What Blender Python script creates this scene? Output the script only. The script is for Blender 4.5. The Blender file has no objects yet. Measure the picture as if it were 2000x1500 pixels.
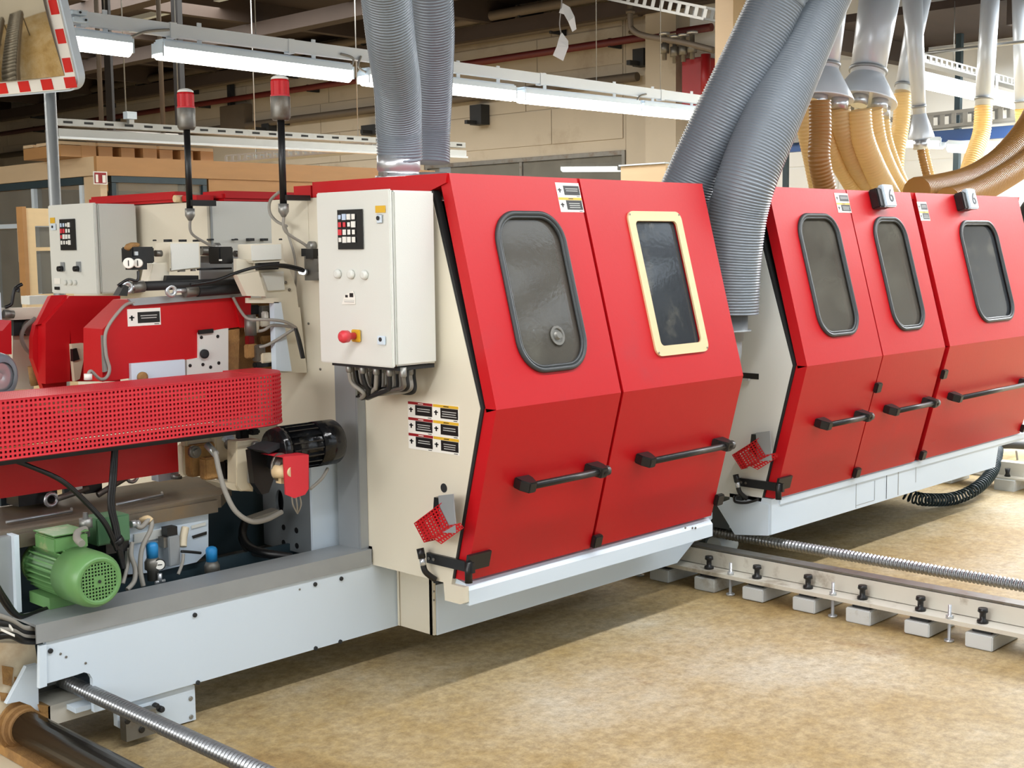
import bpy, bmesh, math, random
from mathutils import Vector, Matrix
random.seed(7)
sc = bpy.context.scene
COL = sc.collection
# ------------------------------------------------------------------ camera
F = 2549.0                      # focal length in pixels of the 2000x1500 frame
EYE = Vector((0.0, 0.0, 1.6))
ax = Vector((2480, 302, F)).normalized()      # hall's long axis (X) in camera space (right, up, forward)
ay = Vector((-2650, 240, F)); ay = (ay - ax * ay.dot(ax)).normalized()
az = ay.cross(ax)
if az.y < 0: az = -az
right = Vector((ax.x, ay.x, az.x)); up = Vector((ax.y, ay.y, az.y)); fwd = Vector((ax.z, ay.z, az.z))
cam = bpy.data.cameras.new('camera'); camo = bpy.data.objects.new('camera', cam); COL.objects.link(camo)
cam.sensor_width = 36.0; cam.lens = F / 2000 * 36.0; cam.clip_start = 0.05; cam.clip_end = 200
M = Matrix(((right.x, up.x, -fwd.x), (right.y, up.y, -fwd.y), (right.z, up.z, -fwd.z))).to_4x4()
M.translation = EYE; camo.matrix_world = M
sc.camera = camo
# ------------------------------------------------------------------ light
sc.view_settings.view_transform = 'Standard'; sc.view_settings.look = 'None'
sc.view_settings.gamma = 1.0; sc.view_settings.use_curve_mapping = False
sc.view_settings.exposure = 0.34
w = bpy.data.worlds.new('world'); sc.world = w; w.use_nodes = True
w.node_tree.nodes['Background'].inputs[0].default_value = (0.75, 0.86, 1.0, 1)
w.node_tree.nodes['Background'].inputs[1].default_value = 0.6
def area(name, loc, size, power, color, rot=(0, 0, 0)):
    l = bpy.data.lights.new(name, 'AREA'); l.shape = 'RECTANGLE'; l.size, l.size_y = size
    l.energy = power; l.color = color
    o = bpy.data.objects.new(name, l); COL.objects.link(o); o.location = loc; o.rotation_euler = rot
    return o
# rows of ceiling tubes in the bay the photographer stands in, running along the hall like the row in view
WARM = (1.0, 0.95, 0.87); NEUT = (0.98, 0.98, 0.98); COOL = (0.78, 0.89, 1.0)
area('ceiling_tube_row', (4.5, 2.05, 2.95), (15.0, 0.14), 232, NEUT)
area('ceiling_tube_row', (3.0, 7.65, 2.86), (14.0, 0.10), 90, WARM)
# unseen overhead lights: the front one for door sheen, the others added as fill
area('unseen_overhead_light', (8.0, -3.2, 4.95), (13.0, 3.6), 340, COOL)
area('unseen_overhead_light', (8.5, 15.0, 4.9), (4.0, 12.0), 1350, (1.0, 0.97, 0.92))  # added fill that brightens the far wall
area('unseen_overhead_light', (-2.5, 11.0, 4.9), (4.0, 5.0), 260, (1.0, 0.97, 0.92))  # added to light the floor the mirror looks at
area('unseen_overhead_light', (12.3, 3.3, 3.6), (2.4, 2.2), 680, (0.93, 0.97, 1.0))  # added to brighten the white wall and ducts at right
# daylight from the windows behind the photographer and an unseen light put at the left end for the side faces
area('window_daylight', (5.0, -6.4, 2.9), (16.0, 2.6), 110, COOL, (math.radians(90), 0, 0))
area('unseen_left_light', (-5.4, 3.0, 2.8), (8.0, 2.4), 310, (0.98, 0.98, 0.97), (math.radians(90), 0, math.radians(-90)))
# ------------------------------------------------------------------ placing helpers: a pixel meets a real plane
def ray(px, py):
    c = Vector((px - 1000.0, -(py - 750.0), F))
    return Vector((ax.dot(c), ay.dot(c), az.dot(c)))
def Q(px, py, x=None, y=None, z=None):
    r = ray(px, py)
    if x is not None: t = (x - EYE.x) / r.x
    elif y is not None: t = (y - EYE.y) / r.y
    else: t = (z - EYE.z) / r.z
    return EYE + r * t
PT = (3.311, 1.848); PH = (3.096, 1.043); PB = (3.256, 0.422)      # door profile (y, z): top, bend, bottom
def on_plane(px, py, A, B):
    n = Vector((0, B[1] - A[1], -(B[0] - A[0]))); r = ray(px, py)
    return EYE + r * (n.dot(Vector((0, A[0], A[1])) - EYE) / n.dot(r))
def UP(px, py): return on_plane(px, py, PT, PH)
def LO(px, py): return on_plane(px, py, PH, PB)
# ------------------------------------------------------------------ materials
def lin(c):
    return tuple(((v / 255) / 12.92 if v / 255 <= 0.04045 else ((v / 255 + 0.055) / 1.055) ** 2.4) for v in c) + (1,)
def mat(name, rgb, rough=0.5, metal=0.0, var=0.06, scale=6.0, bump=0.0, rgb2=None, amount=0.0, spec=0.5, bscale=None, stretch=None):
    m = bpy.data.materials.new(name); m.use_nodes = True
    nt = m.node_tree; b = nt.nodes['Principled BSDF']
    b.inputs['Roughness'].default_value = rough; b.inputs['Metallic'].default_value = metal
    b.inputs['Specular IOR Level'].default_value = spec
    tc = nt.nodes.new('ShaderNodeTexCoord'); mp = nt.nodes.new('ShaderNodeMapping')
    geo = nt.nodes.new('ShaderNodeNewGeometry')
    nt.links.new(geo.outputs['Position'], mp.inputs['Vector'])
    if stretch: mp.inputs['Scale'].default_value = stretch
    n1 = nt.nodes.new('ShaderNodeTexNoise'); n1.inputs['Scale'].default_value = scale; n1.inputs['Detail'].default_value = 6
    nt.links.new(mp.outputs['Vector'], n1.inputs['Vector'])
    c = lin(rgb); c2 = lin(rgb2) if rgb2 else None
    mx = nt.nodes.new('ShaderNodeMix'); mx.data_type = 'RGBA'
    mx.inputs[6].default_value = tuple(v * (1 - var) for v in c[:3]) + (1,)
    mx.inputs[7].default_value = tuple(min(1, v * (1 + var)) for v in c[:3]) + (1,)
    nt.links.new(n1.outputs['Fac'], mx.inputs[0])
    out = mx.outputs[2]
    if c2 and amount > 0:
        n2 = nt.nodes.new('ShaderNodeTexNoise'); n2.inputs['Scale'].default_value = scale * 0.6; n2.inputs['Detail'].default_value = 9
        n2.inputs['Roughness'].default_value = 0.65
        nt.links.new(mp.outputs['Vector'], n2.inputs['Vector'])
        rp = nt.nodes.new('ShaderNodeValToRGB'); rp.color_ramp.elements[0].position = 0.62 - amount * 0.3; rp.color_ramp.elements[1].position = 0.74
        nt.links.new(n2.outputs['Fac'], rp.inputs['Fac'])
        m2 = nt.nodes.new('ShaderNodeMix'); m2.data_type = 'RGBA'
        nt.links.new(rp.outputs['Color'], m2.inputs[0]); nt.links.new(out, m2.inputs[6]); m2.inputs[7].default_value = c2
        out = m2.outputs[2]
    nt.links.new(out, b.inputs['Base Color'])
    if bump > 0:
        n3 = nt.nodes.new('ShaderNodeTexNoise'); n3.inputs['Scale'].default_value = bscale or scale * 12; n3.inputs['Detail'].default_value = 4
        nt.links.new(mp.outputs['Vector'], n3.inputs['Vector'])
        bp = nt.nodes.new('ShaderNodeBump'); bp.inputs['Strength'].default_value = bump; bp.inputs['Distance'].default_value = 0.01
        nt.links.new(n3.outputs['Fac'], bp.inputs['Height']); nt.links.new(bp.outputs['Normal'], b.inputs['Normal'])
    return m
def emit(name, rgb, s):
    m = bpy.data.materials.new(name); m.use_nodes = True; b = m.node_tree.nodes['Principled BSDF']
    b.inputs['Base Color'].default_value = lin(rgb); b.inputs['Emission Color'].default_value = lin(rgb); b.inputs['Emission Strength'].default_value = s
    return m
RED = mat('red_paint', (190, 12, 22), 0.42, var=0.05, scale=2.2, bump=0.03, bscale=60, rgb2=(178, 34, 42), amount=0.12, spec=0.4)
REDD = mat('red_guard_paint', (208, 44, 56), 0.45, var=0.06, scale=5)
CREAM = mat('cream_paint', (224, 217, 198), 0.42, var=0.05, scale=2.5, bump=0.03, bscale=50)
DIRTY = mat('dusty_cream_paint', (214, 202, 176), 0.55, var=0.08, scale=5, rgb2=(160, 118, 66), amount=0.35)
RUST = mat('sawdust_caked_steel', (140, 104, 62), 0.8, var=0.25, scale=14, rgb2=(196, 150, 86), amount=0.6, bump=0.3)
WHITE = mat('white_machine_paint', (212, 226, 238), 0.4, var=0.03, scale=2.5, bump=0.02, bscale=50)
CAB = mat('grey_white_enamel', (220, 222, 216), 0.45, var=0.02, scale=3, bump=0.05, bscale=220)
GALV = mat('galvanised_channel', (158, 163, 166), 0.45, 0.35, var=0.1, scale=8, bump=0.03)
STEEL = mat('bright_steel', (206, 210, 214), 0.3, 0.7, var=0.06, scale=9)
DSTEEL = mat('dull_steel', (128, 126, 120), 0.45, 0.7, var=0.2, scale=12, rgb2=(104, 84, 62), amount=0.3)
BED = mat('worn_steel_bed', (122, 112, 98), 0.5, 0.45, var=0.18, scale=9, rgb2=(140, 118, 88), amount=0.5, bump=0.08)
BLACK = mat('black_plastic', (22, 22, 23), 0.38, var=0.1, scale=8)
SEAL = mat('grey_window_rubber', (58, 62, 64), 0.45, var=0.15, scale=8)
PILLAR = mat('grey_pillar_paint', (112, 118, 122), 0.45, var=0.08, scale=6)
RUBBER = mat('black_rubber', (30, 31, 32), 0.6, var=0.1, scale=8)
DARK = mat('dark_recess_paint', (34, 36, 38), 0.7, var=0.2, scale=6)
BLUEGREY = mat('blue_grey_machine_paint', (44, 62, 70), 0.5, var=0.2, scale=6)
GREEN = mat('green_motor_enamel', (104, 150, 92), 0.36, var=0.05, scale=6, rgb2=(196, 176, 146), amount=0.05)
GREEND = mat('green_box_enamel', (84, 128, 92), 0.4, var=0.05, scale=6)
HOSE = mat('grey_spiral_hose', (120, 129, 138), 0.32, 0.1, var=0.08, scale=5)
GREYC = mat('grey_cable', (150, 146, 138), 0.55, var=0.08, scale=9)
BLUE = mat('blue_knob', (40, 140, 205), 0.35, var=0.05)
YEL = mat('yellow_plate', (222, 176, 44), 0.45, var=0.05)
LABELW = mat('label_white', (240, 238, 230), 0.5, var=0.02)
LABELB = mat('label_black', (16, 14, 14), 0.45, var=0.05)
LABELR = mat('label_red', (150, 24, 28), 0.45, var=0.08)
TEXTW = mat('label_text_grey', (190, 190, 186), 0.5, var=0.1)
KEYW = mat('key_white', (238, 238, 232), 0.4, var=0.02)
KEYB = mat('key_pale_blue', (196, 214, 238), 0.4, var=0.02)
KEYR = mat('key_red', (214, 60, 70), 0.4, var=0.02)
WOOD = mat('pale_wood', (226, 200, 156), 0.5, var=0.08, scale=5, stretch=(1, 6, 6))
PLY = mat('plywood', (172, 128, 80), 0.55, var=0.12, scale=4, stretch=(1, 1, 5))
PLYL = mat('pale_plywood', (206, 182, 148), 0.55, var=0.06, scale=4, stretch=(1, 1, 5))
CONC = mat('painted_concrete_wall', (176, 166, 148), 0.85, var=0.12, scale=1.2, bump=0.2, bscale=14, rgb2=(146, 132, 112), amount=0.25)
WALLW = mat('white_wall', (232, 234, 232), 0.8, var=0.03, scale=1.0)
CEIL = mat('dark_timber_ceiling', (48, 36, 30), 0.85, var=0.3, scale=2, stretch=(0.4, 4, 4))
BEAM = mat('dark_timber_beam', (56, 45, 38), 0.8, var=0.2, scale=3)
PIPE = mat('grey_brown_pipe', (96, 86, 74), 0.6, 0.2, var=0.15, scale=4)
DPIPE = mat('dark_red_pipe', (92, 26, 22), 0.5, var=0.15, scale=4)
TRAY = mat('cable_tray_steel', (150, 150, 146), 0.4, 0.6, var=0.08, scale=7)
RAILP = mat('white_lamp_rail', (222, 228, 232), 0.4, var=0.02)
RAILW = mat('chipped_white_rail_paint', (208, 204, 192), 0.5, var=0.06, scale=7, rgb2=(120, 100, 72), amount=0.16)
BLOCKW = mat('white_block_paint', (204, 208, 208), 0.5, var=0.05, scale=7, rgb2=(150, 140, 120), amount=0.12)
OLIVE = mat('oily_guide_bar_steel', (86, 78, 68), 0.22, 0.85, var=0.15, scale=8)
SCREW = mat('leadscrew_steel', (150, 153, 156), 0.28, 0.8, var=0.1, scale=10)
def glassy(name, rgb, rough, mixf, spots=0.2):
    m = mat(name, rgb, rough, var=0.25, scale=5, rgb2=(128, 126, 116), amount=spots, bump=0.02)
    nt = m.node_tree; b = nt.nodes['Principled BSDF']; o = nt.nodes['Material Output']
    t = nt.nodes.new('ShaderNodeBsdfTransparent'); t.inputs[0].default_value = (0.8, 0.84, 0.86, 1)
    mx = nt.nodes.new('ShaderNodeMixShader'); mx.inputs[0].default_value = mixf
    nt.links.new(t.outputs[0], mx.inputs[1]); nt.links.new(b.outputs[0], mx.inputs[2]); nt.links.new(mx.outputs[0], o.inputs[0])
    return m
PANE = glassy('dusty_acrylic_pane', (104, 100, 92), 0.08, 0.62, 0.45)
PANED = glassy('dark_acrylic_pane', (66, 70, 74), 0.08, 0.75, 0.1)
OFFG = glassy('office_glass', (140, 138, 130), 0.06, 0.5, 0.0)
def translucent(name, rgb, k):
    m = mat(name, rgb, 0.35, var=0.06, scale=6)
    nt = m.node_tree; b = nt.nodes['Principled BSDF']; o = nt.nodes['Material Output']
    t = nt.nodes.new('ShaderNodeBsdfTranslucent'); t.inputs[0].default_value = lin(rgb)
    mx = nt.nodes.new('ShaderNodeMixShader'); mx.inputs[0].default_value = k
    nt.links.new(b.outputs[0], mx.inputs[1]); nt.links.new(t.outputs[0], mx.inputs[2]); nt.links.new(mx.outputs[0], o.inputs[0])
    return m
YHOSE = translucent('amber_spiral_hose', (240, 216, 160), 0.4)
YHOSED = translucent('dusty_amber_hose', (172, 128, 70), 0.25)
BEACON = translucent('red_beacon_lens', (226, 40, 48), 0.4)
PAPER = translucent('white_paper_tag', (240, 240, 236), 0.3)
LIT = emit('lit_tube_cover', (255, 250, 238), 7.0)
DUCT = mat('galvanised_duct', (222, 230, 238), 0.28, 0.15, var=0.06, scale=3)
# floor: worn tan concrete with stains and scuffs
def floor_mat():
    m = bpy.data.materials.new('worn_tan_concrete'); m.use_nodes = True; nt = m.node_tree; b = nt.nodes['Principled BSDF']
    g = nt.nodes.new('ShaderNodeNewGeometry')
    def noise(s, d, r=0.6):
        n = nt.nodes.new('ShaderNodeTexNoise'); n.inputs['Scale'].default_value = s; n.inputs['Detail'].default_value = d; n.inputs['Roughness'].default_value = r
        nt.links.new(g.outputs['Position'], n.inputs['Vector']); return n
    def ramp(n, *els):
        r = nt.nodes.new('ShaderNodeValToRGB'); cr = r.color_ramp
        cr.elements[0].position = els[0][0]; cr.elements[0].color = lin(els[0][1])
        cr.elements[1].position = els[-1][0]; cr.elements[1].color = lin(els[-1][1])
        for p, c in els[1:-1]:
            e = cr.elements.new(p); e.color = lin(c)
        nt.links.new(n.outputs['Fac'], r.inputs['Fac']); return r
    big = ramp(noise(0.55, 14, 0.72), (0.32, (150, 118, 68)), (0.44, (182, 158, 110)), (0.54, (196, 178, 142)), (0.66, (212, 204, 184)))
    fine = ramp(noise(24, 14, 0.85), (0.36, (120, 100, 74)), (0.60, (255, 252, 246)))
    mx = nt.nodes.new('ShaderNodeMix'); mx.data_type = 'RGBA'; mx.blend_type = 'MULTIPLY'; mx.inputs[0].default_value = 0.62
    nt.links.new(big.outputs[0], mx.inputs[6]); nt.links.new(fine.outputs[0], mx.inputs[7])
    st = noise(2.6, 12, 0.75); st.inputs['Distortion'].default_value = 0.6
    rs = ramp(st, (0.60, (0, 0, 0)), (0.74, (255, 255, 255)))
    m2 = nt.nodes.new('ShaderNodeMix'); m2.data_type = 'RGBA'; m2.inputs[7].default_value = lin((126, 84, 40))
    sc_ = nt.nodes.new('ShaderNodeMath'); sc_.operation = 'MULTIPLY'; sc_.inputs[1].default_value = 0.55
    nt.links.new(rs.outputs[0], sc_.inputs[0]); nt.links.new(sc_.outputs[0], m2.inputs[0]); nt.links.new(mx.outputs[2], m2.inputs[6])
    nt.links.new(m2.outputs[2], b.inputs['Base Color'])
    b.inputs['Roughness'].default_value = 0.58; b.inputs['Specular IOR Level'].default_value = 0.3
    bn = noise(26, 6); bp = nt.nodes.new('ShaderNodeBump'); bp.inputs['Strength'].default_value = 0.12; bp.inputs['Distance'].default_value = 0.01
    nt.links.new(bn.outputs['Fac'], bp.inputs['Height']); nt.links.new(bp.outputs['Normal'], b.inputs['Normal'])
    return m
FLOOR = floor_mat()
# ------------------------------------------------------------------ mesh builder
class MB:
    count = 0
    def __init__(s): s.v = []; s.f = []; s.m = []; s.sm = []; s.cur = 0; MB.count += 1; s.nb = MB.count % 6
    def face(s, idx, smooth=False): s.f.append(tuple(idx)); s.m.append(s.cur); s.sm.append(smooth)
    def box(s, a, b):
        x0, x1 = sorted((a[0], b[0])); y0, y1 = sorted((a[1], b[1])); z0, z1 = sorted((a[2], b[2])); n = len(s.v)
        k = s.nb * .0006; s.nb += 1; x0 += k; y0 += k; z0 += k; x1 -= k; y1 -= k; z1 -= k
        s.v += [(x0, y0, z0), (x1, y0, z0), (x1, y1, z0), (x0, y1, z0), (x0, y0, z1), (x1, y0, z1), (x1, y1, z1), (x0, y1, z1)]
        for q in ((0, 3, 2, 1), (4, 5, 6, 7), (0, 1, 5, 4), (1, 2, 6, 5), (2, 3, 7, 6), (3, 0, 4, 7)): s.face([n + i for i in q])
        return s
    def cbox(s, c, d): return s.box([c[i] - d[i] / 2 for i in range(3)], [c[i] + d[i] / 2 for i in range(3)])
    def obox(s, c, u, v, w, du, dv, dw):      # oriented box, full sizes along unit axes u, v, w
        c = Vector(c); n = len(s.v); u, v, w = Vector(u) * du / 2, Vector(v) * dv / 2, Vector(w) * dw / 2
        for k in (-1, 1):
            for i, j in ((-1, -1), (1, -1), (1, 1), (-1, 1)): s.v.append(tuple(c + u * i + v * j + w * k))
        for q in ((0, 3, 2, 1), (4, 5, 6, 7), (0, 1, 5, 4), (1, 2, 6, 5), (2, 3, 7, 6), (3, 0, 4, 7)): s.face([n + i for i in q])
        return s
    def prism(s, pts, fn0, fn1):              # pts 2-D, fn maps (a,b)->xyz at the two ends
        n = len(s.v); k = len(pts)
        s.v += [tuple(fn0(*p)) for p in pts] + [tuple(fn1(*p)) for p in pts]
        s.face([n + i for i in range(k - 1, -1, -1)]); s.face([n + k + i for i in range(k)])
        for i in range(k): s.face([n + i, n + (i + 1) % k, n + k + (i + 1) % k, n + k + i])
        return s
    def prx(s, pts, x0, x1): return s.prism(pts, lambda a, b: (x0, a, b), lambda a, b: (x1, a, b))
    def pry(s, pts, y0, y1): return s.prism(pts, lambda a, b: (a, y0, b), lambda a, b: (a, y1, b))
    def prz(s, pts, z0, z1): return s.prism(pts, lambda a, b: (a, b, z0), lambda a, b: (a, b, z1))
    def sweep(s, pts, radii, seg=12, cap=True, up=None):
        pts = [Vector(p) for p in pts]; k = len(pts)
        if not hasattr(radii, '__len__'): radii = [radii] * k
        t = [(pts[min(i + 1, k - 1)] - pts[max(i - 1, 0)]).normalized() for i in range(k)]
        a = t[0].orthogonal().normalized(); n0 = len(s.v)
        for i in range(k):
            a = (a - t[i] * a.dot(t[i]))
            a = a.normalized() if a.length > 1e-6 else t[i].orthogonal().normalized()
            b = t[i].cross(a)
            for j in range(seg):
                th = 2 * math.pi * j / seg
                s.v.append(tuple(pts[i] + (a * math.cos(th) + b * math.sin(th)) * radii[i]))
        for i in range(k - 1):
            for j in range(seg):
                s.face([n0 + i * seg + j, n0 + i * seg + (j + 1) % seg, n0 + (i + 1) * seg + (j + 1) % seg, n0 + (i + 1) * seg + j], True)
        if cap:
            s.face([n0 + j for j in range(seg - 1, -1, -1)]); s.face([n0 + (k - 1) * seg + j for j in range(seg)])
        return s
    def cyl(s, a, b, r, seg=16, r2=None): return s.sweep([a, b], [r, r if r2 is None else r2], seg)
    def lathe(s, o, d, prof, seg=24, cap=True):     # prof: (t along d, radius); doubled points keep edges sharp
        o = Vector(o); d = Vector(d).normalized(); a = d.orthogonal().normalized(); b = d.cross(a); n0 = len(s.v)
        for t, r in prof:
            for j in range(seg):
                th = 2 * math.pi * j / seg; s.v.append(tuple(o + d * t + (a * math.cos(th) + b * math.sin(th)) * r))
        for i in range(len(prof) - 1):
            flat = abs(prof[i + 1][0] - prof[i][0]) < 1e-6
            for j in range(seg):
                s.face([n0 + i * seg + j, n0 + i * seg + (j + 1) % seg, n0 + (i + 1) * seg + (j + 1) % seg, n0 + (i + 1) * seg + j], not flat)
        if cap:
            s.face([n0 + j for j in range(seg - 1, -1, -1)]); s.face([n0 + (len(prof) - 1) * seg + j for j in range(seg)])
        return s
    def ring(s, outer, inner, to3, w0, w1):        # flat ring between two outlines with equal counts
        n = len(s.v); k = len(outer)
        for wv in (w0, w1): s.v += [tuple(to3(a, b, wv)) for a, b in outer] + [tuple(to3(a, b, wv)) for a, b in inner]
        for i in range(k):
            j = (i + 1) % k
            s.face([n + i, n + j, n + k + j, n + k + i]); s.face([n + 2 * k + j, n + 2 * k + i, n + 3 * k + i, n + 3 * k + j])
            s.face([n + k + i, n + k + j, n + 3 * k + j, n + 3 * k + i]); s.face([n + j, n + i, n + 2 * k + i, n + 2 * k + j])
        return s
    def plate_hole(s, rect, hole, to3, w0, w1):     # rect (u0,u1,v0,v1) with a polygon hole, thickness from w0 (front) to w1
        u0, u1, v0, v1 = rect; k = len(hole); cu = sum(h[0] for h in hole) / k; cv = sum(h[1] for h in hole) / k
        outer = []
        for hu, hv in hole:
            du, dv = hu - cu, hv - cv; t = 1e9
            if du > 1e-9: t = min(t, (u1 - cu) / du)
            if du < -1e-9: t = min(t, (u0 - cu) / du)
            if dv > 1e-9: t = min(t, (v1 - cv) / dv)
            if dv < -1e-9: t = min(t, (v0 - cv) / dv)
            outer.append([cu + du * t, cv + dv * t])
        for c in ((u0, v0), (u1, v0), (u1, v1), (u0, v1)):
            i = min(range(k), key=lambda i: (outer[i][0] - c[0]) ** 2 + (outer[i][1] - c[1]) ** 2); outer[i] = list(c)
        n = len(s.v)
        for wv in (w0, w1):
            s.v += [tuple(to3(a, b, wv)) for a, b in outer]; s.v += [tuple(to3(a, b, wv)) for a, b in hole]
        for i in range(k):
            j = (i + 1) % k
            s.face([n + i, n + j, n + k + j, n + k + i]); s.face([n + 2 * k + j, n + 2 * k + i, n + 3 * k + i, n + 3 * k + j])
            s.face([n + k + i, n + k + j, n + 3 * k + j, n + 3 * k + i]); s.face([n + j, n + i, n + 2 * k + i, n + 2 * k + j])
        return s
    def build(s, name, mats, parent=None, origin=None, bevel=0.0):
        o0 = Vector(origin) if origin is not None else (Vector(parent['base']) if parent is not None and 'base' in parent else Vector((0, 0, 0)))
        me = bpy.data.meshes.new(name)
        me.from_pydata([tuple(Vector(p) - o0) for p in s.v], [], s.f)
        if not isinstance(mats, (list, tuple)): mats = [mats]
        for m in mats: me.materials.append(m)
        me.polygons.foreach_set('material_index', s.m); me.polygons.foreach_set('use_smooth', s.sm)
        bm = bmesh.new(); bm.from_mesh(me); bmesh.ops.recalc_face_normals(bm, faces=bm.faces[:])
        if bevel > 0:
            es = [e for e in bm.edges if len(e.link_faces) == 2 and e.calc_face_angle(0) > 0.6]
            bmesh.ops.bevel(bm, geom=es, offset=bevel, segments=2, affect='EDGES', clamp_overlap=True)
        bm.to_mesh(me); bm.free(); me.update()
        ob = bpy.data.objects.new(name, me); COL.objects.link(ob)
        if parent is not None:
            ob.parent = parent; ob['base'] = tuple(o0)
        else: ob.location = o0
        return ob
def P(b): return MB().box(*b)
def tag(o, label, cat, group=None, kind=None):
    o['label'] = label; o['category'] = cat
    if group: o['group'] = group
    if kind: o['kind'] = kind
    return o
def thing(name, label, cat, loc, group=None):
    o = bpy.data.objects.new(name, None); COL.objects.link(o); o.location = loc; o['base'] = tuple(loc)
    o.empty_display_size = 0.1
    return tag(o, label, cat, group)
def part(name, mb, m, parent, label=None, bevel=0.0):
    o = mb.build(name, m, parent, bevel=bevel)
    if label: o['label'] = label
    return o
def solo(name, mb, m, label, cat, loc, group=None, bevel=0.0):
    return tag(mb.build(name, m, origin=loc, bevel=bevel), label, cat, group)
def struct(name, mb, m, loc=(0, 0, 0)):
    o = mb.build(name, m, origin=loc); o['kind'] = 'structure'; o['base'] = tuple(loc); return o
def copy_tree(o, off, parent=None):
    c = o.copy(); COL.objects.link(c)
    if parent is None: c.location = o.location + Vector(off)
    else: c.parent = parent; c.matrix_parent_inverse = o.matrix_parent_inverse
    for ch in [k for k in COL.objects if k.parent is o]: copy_tree(ch, off, c)
    return c
def spline(pts, n=10):
    pts = [Vector(p) for p in pts]; out = []
    for i in range(len(pts) - 1):
        p0, p1, p2, p3 = pts[max(i - 1, 0)], pts[i], pts[i + 1], pts[min(i + 2, len(pts) - 1)]
        for k in range(n):
            t = k / n; out.append(0.5 * ((2 * p1) + (p2 - p0) * t + (2 * p0 - 5 * p1 + 4 * p2 - p3) * t * t + (3 * p1 - p0 - 3 * p2 + p3) * t ** 3))
    out.append(pts[-1]); return out
def resample(pts, step):
    out = [pts[0]]; acc = 0.0
    for i in range(len(pts) - 1):
        a, b = pts[i], pts[i + 1]; L = (b - a).length; d = step - acc
        while d <= L and L > 0:
            out.append(a.lerp(b, d / L)); d += step
        acc = (acc + L) % step if L > 0 else acc
    return out
def ribbed(mb, pts, r, pitch, depth, seg=20):
    p = resample(spline(pts, 24), pitch / 4)
    rad = [r + depth * (0.5, 1, 0.5, -0.6)[i % 4] for i in range(len(p))]
    return mb.sweep(p, rad, seg)
def fpx(mb, tl, br, y, d):       # front-facing block whose face lies in the plane y
    a = Q(*tl, y=y); b = Q(*br, y=y); return mb.box((a.x, y, b.z), (b.x, y + d, a.z))
def spx(mb, tl, br, x, d):       # side-facing block whose face lies in the plane x
    a = Q(*tl, x=x); b = Q(*br, x=x); return mb.box((x, b.y, b.z), (x + d, a.y, a.z))
def rrect(u0, u1, v0, v1, r, k=8):
    out = []
    for cu, cv, a0 in ((u1 - r, v1 - r, 0), (u0 + r, v1 - r, 90), (u0 + r, v0 + r, 180), (u1 - r, v0 + r, 270)):
        for i in range(k + 1):
            th = math.radians(a0 + 90 * i / k); out.append((cu + r * math.cos(th), cv + r * math.sin(th)))
    return out
def cable(name, pts, r, m, parent, seg=8, n=10): return part(name, MB().sweep(spline(pts, n), r, seg), m, parent)
def bolt(name, p, d, r, h, m, parent):
    p = Vector(p); d = Vector(d).normalized()
    return part(name, MB().lathe(p, d, [(0, r), (h * 0.7, r), (h, r * 0.7)], 10), m, parent)
# ================================================================== STRUCTURE
CEILZ = 5.05; WX = 14.0
fl = struct('floor', P(((-6, -7, -0.1), (14.4, 31, 0.0))), FLOOR)
wb = MB().box((WX, 15.4, 0), (WX + .3, 31, CEILZ)).box((WX, 11.36, 2.86), (WX + .3, 15.4, CEILZ)).box((WX, 11.36, 0), (WX + .3, 15.4, 1.3)).box((WX, 10.45, 0), (WX + .3, 11.36, CEILZ))
wall_back = struct('wall_back', wb, CONC)
random.seed(3)
for r in range(10):                 # precast courses of the far wall: slabs with recessed joints
    z0 = 0.02 + r * 0.5; z1 = min(z0 + 0.488, CEILZ - .01); y = 11.5 - random.random() * 1.2
    while y < 30.5:
        y1 = y + 2.4; a, b = max(y, 11.4), min(y1 - .012, 30.9)
        clear = not (z1 > 1.3 and z0 < 2.86)
        if b - a > .2:
            if not clear: a = max(a, 15.42)
            if b - a > .2:
                part('wall_slab', P(((WX - .012 - random.random() * .006, a, z0), (WX, b, z1))), CONC, wall_back)
        y = y1
struct('wall_right', P(((WX, -7, 0), (WX + .3, 10.45, CEILZ))), WALLW)
wr = bpy.data.objects['wall_right']
for k in range(3):
    for j in range(5):
        part('wall_panel', P(((WX - .01, -1.0 + j * 2.28, .02 + k * 1.24), (WX, 1.26 + j * 2.28, 1.24 + k * 1.24))), WALLW, wr)
struct('wall_left', P(((-6.3, -7, 0), (-6, 31, CEILZ))), WALLW)
struct('wall_far', P(((-6, 31, 0), (WX, 31.3, CEILZ))), CONC)
struct('wall_near', P(((-6, -7.3, 0), (WX, -7, CEILZ))), WALLW)
win = struct('window_1', MB().box((WX - .02, 11.36, 2.80), (WX + .06, 15.4, 2.86)).box((WX - .02, 11.36, 1.3), (WX + .06, 15.4, 1.36)).box((WX - .02, 11.36, 1.3), (WX + .06, 11.42, 2.86)).box((WX - .02, 15.34, 1.3), (WX + .06, 15.4, 2.86)).box((WX - .01, 13.3, 1.3), (WX + .05, 13.36, 2.86)), DSTEEL)
for a, b in ((11.42, 13.3), (13.36, 15.34)): part('pane', P(((WX + .015, a, 1.36), (WX + .022, b, 2.80))), OFFG, win)
struct('wall_beyond', P(((WX + 3, 9, 0), (WX + 3.2, 18, CEILZ))), PIPE)
cl = struct('ceiling', P(((-6, -7, CEILZ), (WX + 3.2, 31, CEILZ + .15))), CEIL)
part('low_ceiling', P(((11.8, -6.9, 3.74), (WX, 7.4, 3.82))), CEIL, cl)
for k in range(7): part('low_beam', P(((11.8, -5 + k * 2.0, 3.52), (WX, -4.84 + k * 2.0, 3.74))), BEAM, cl)
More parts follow.
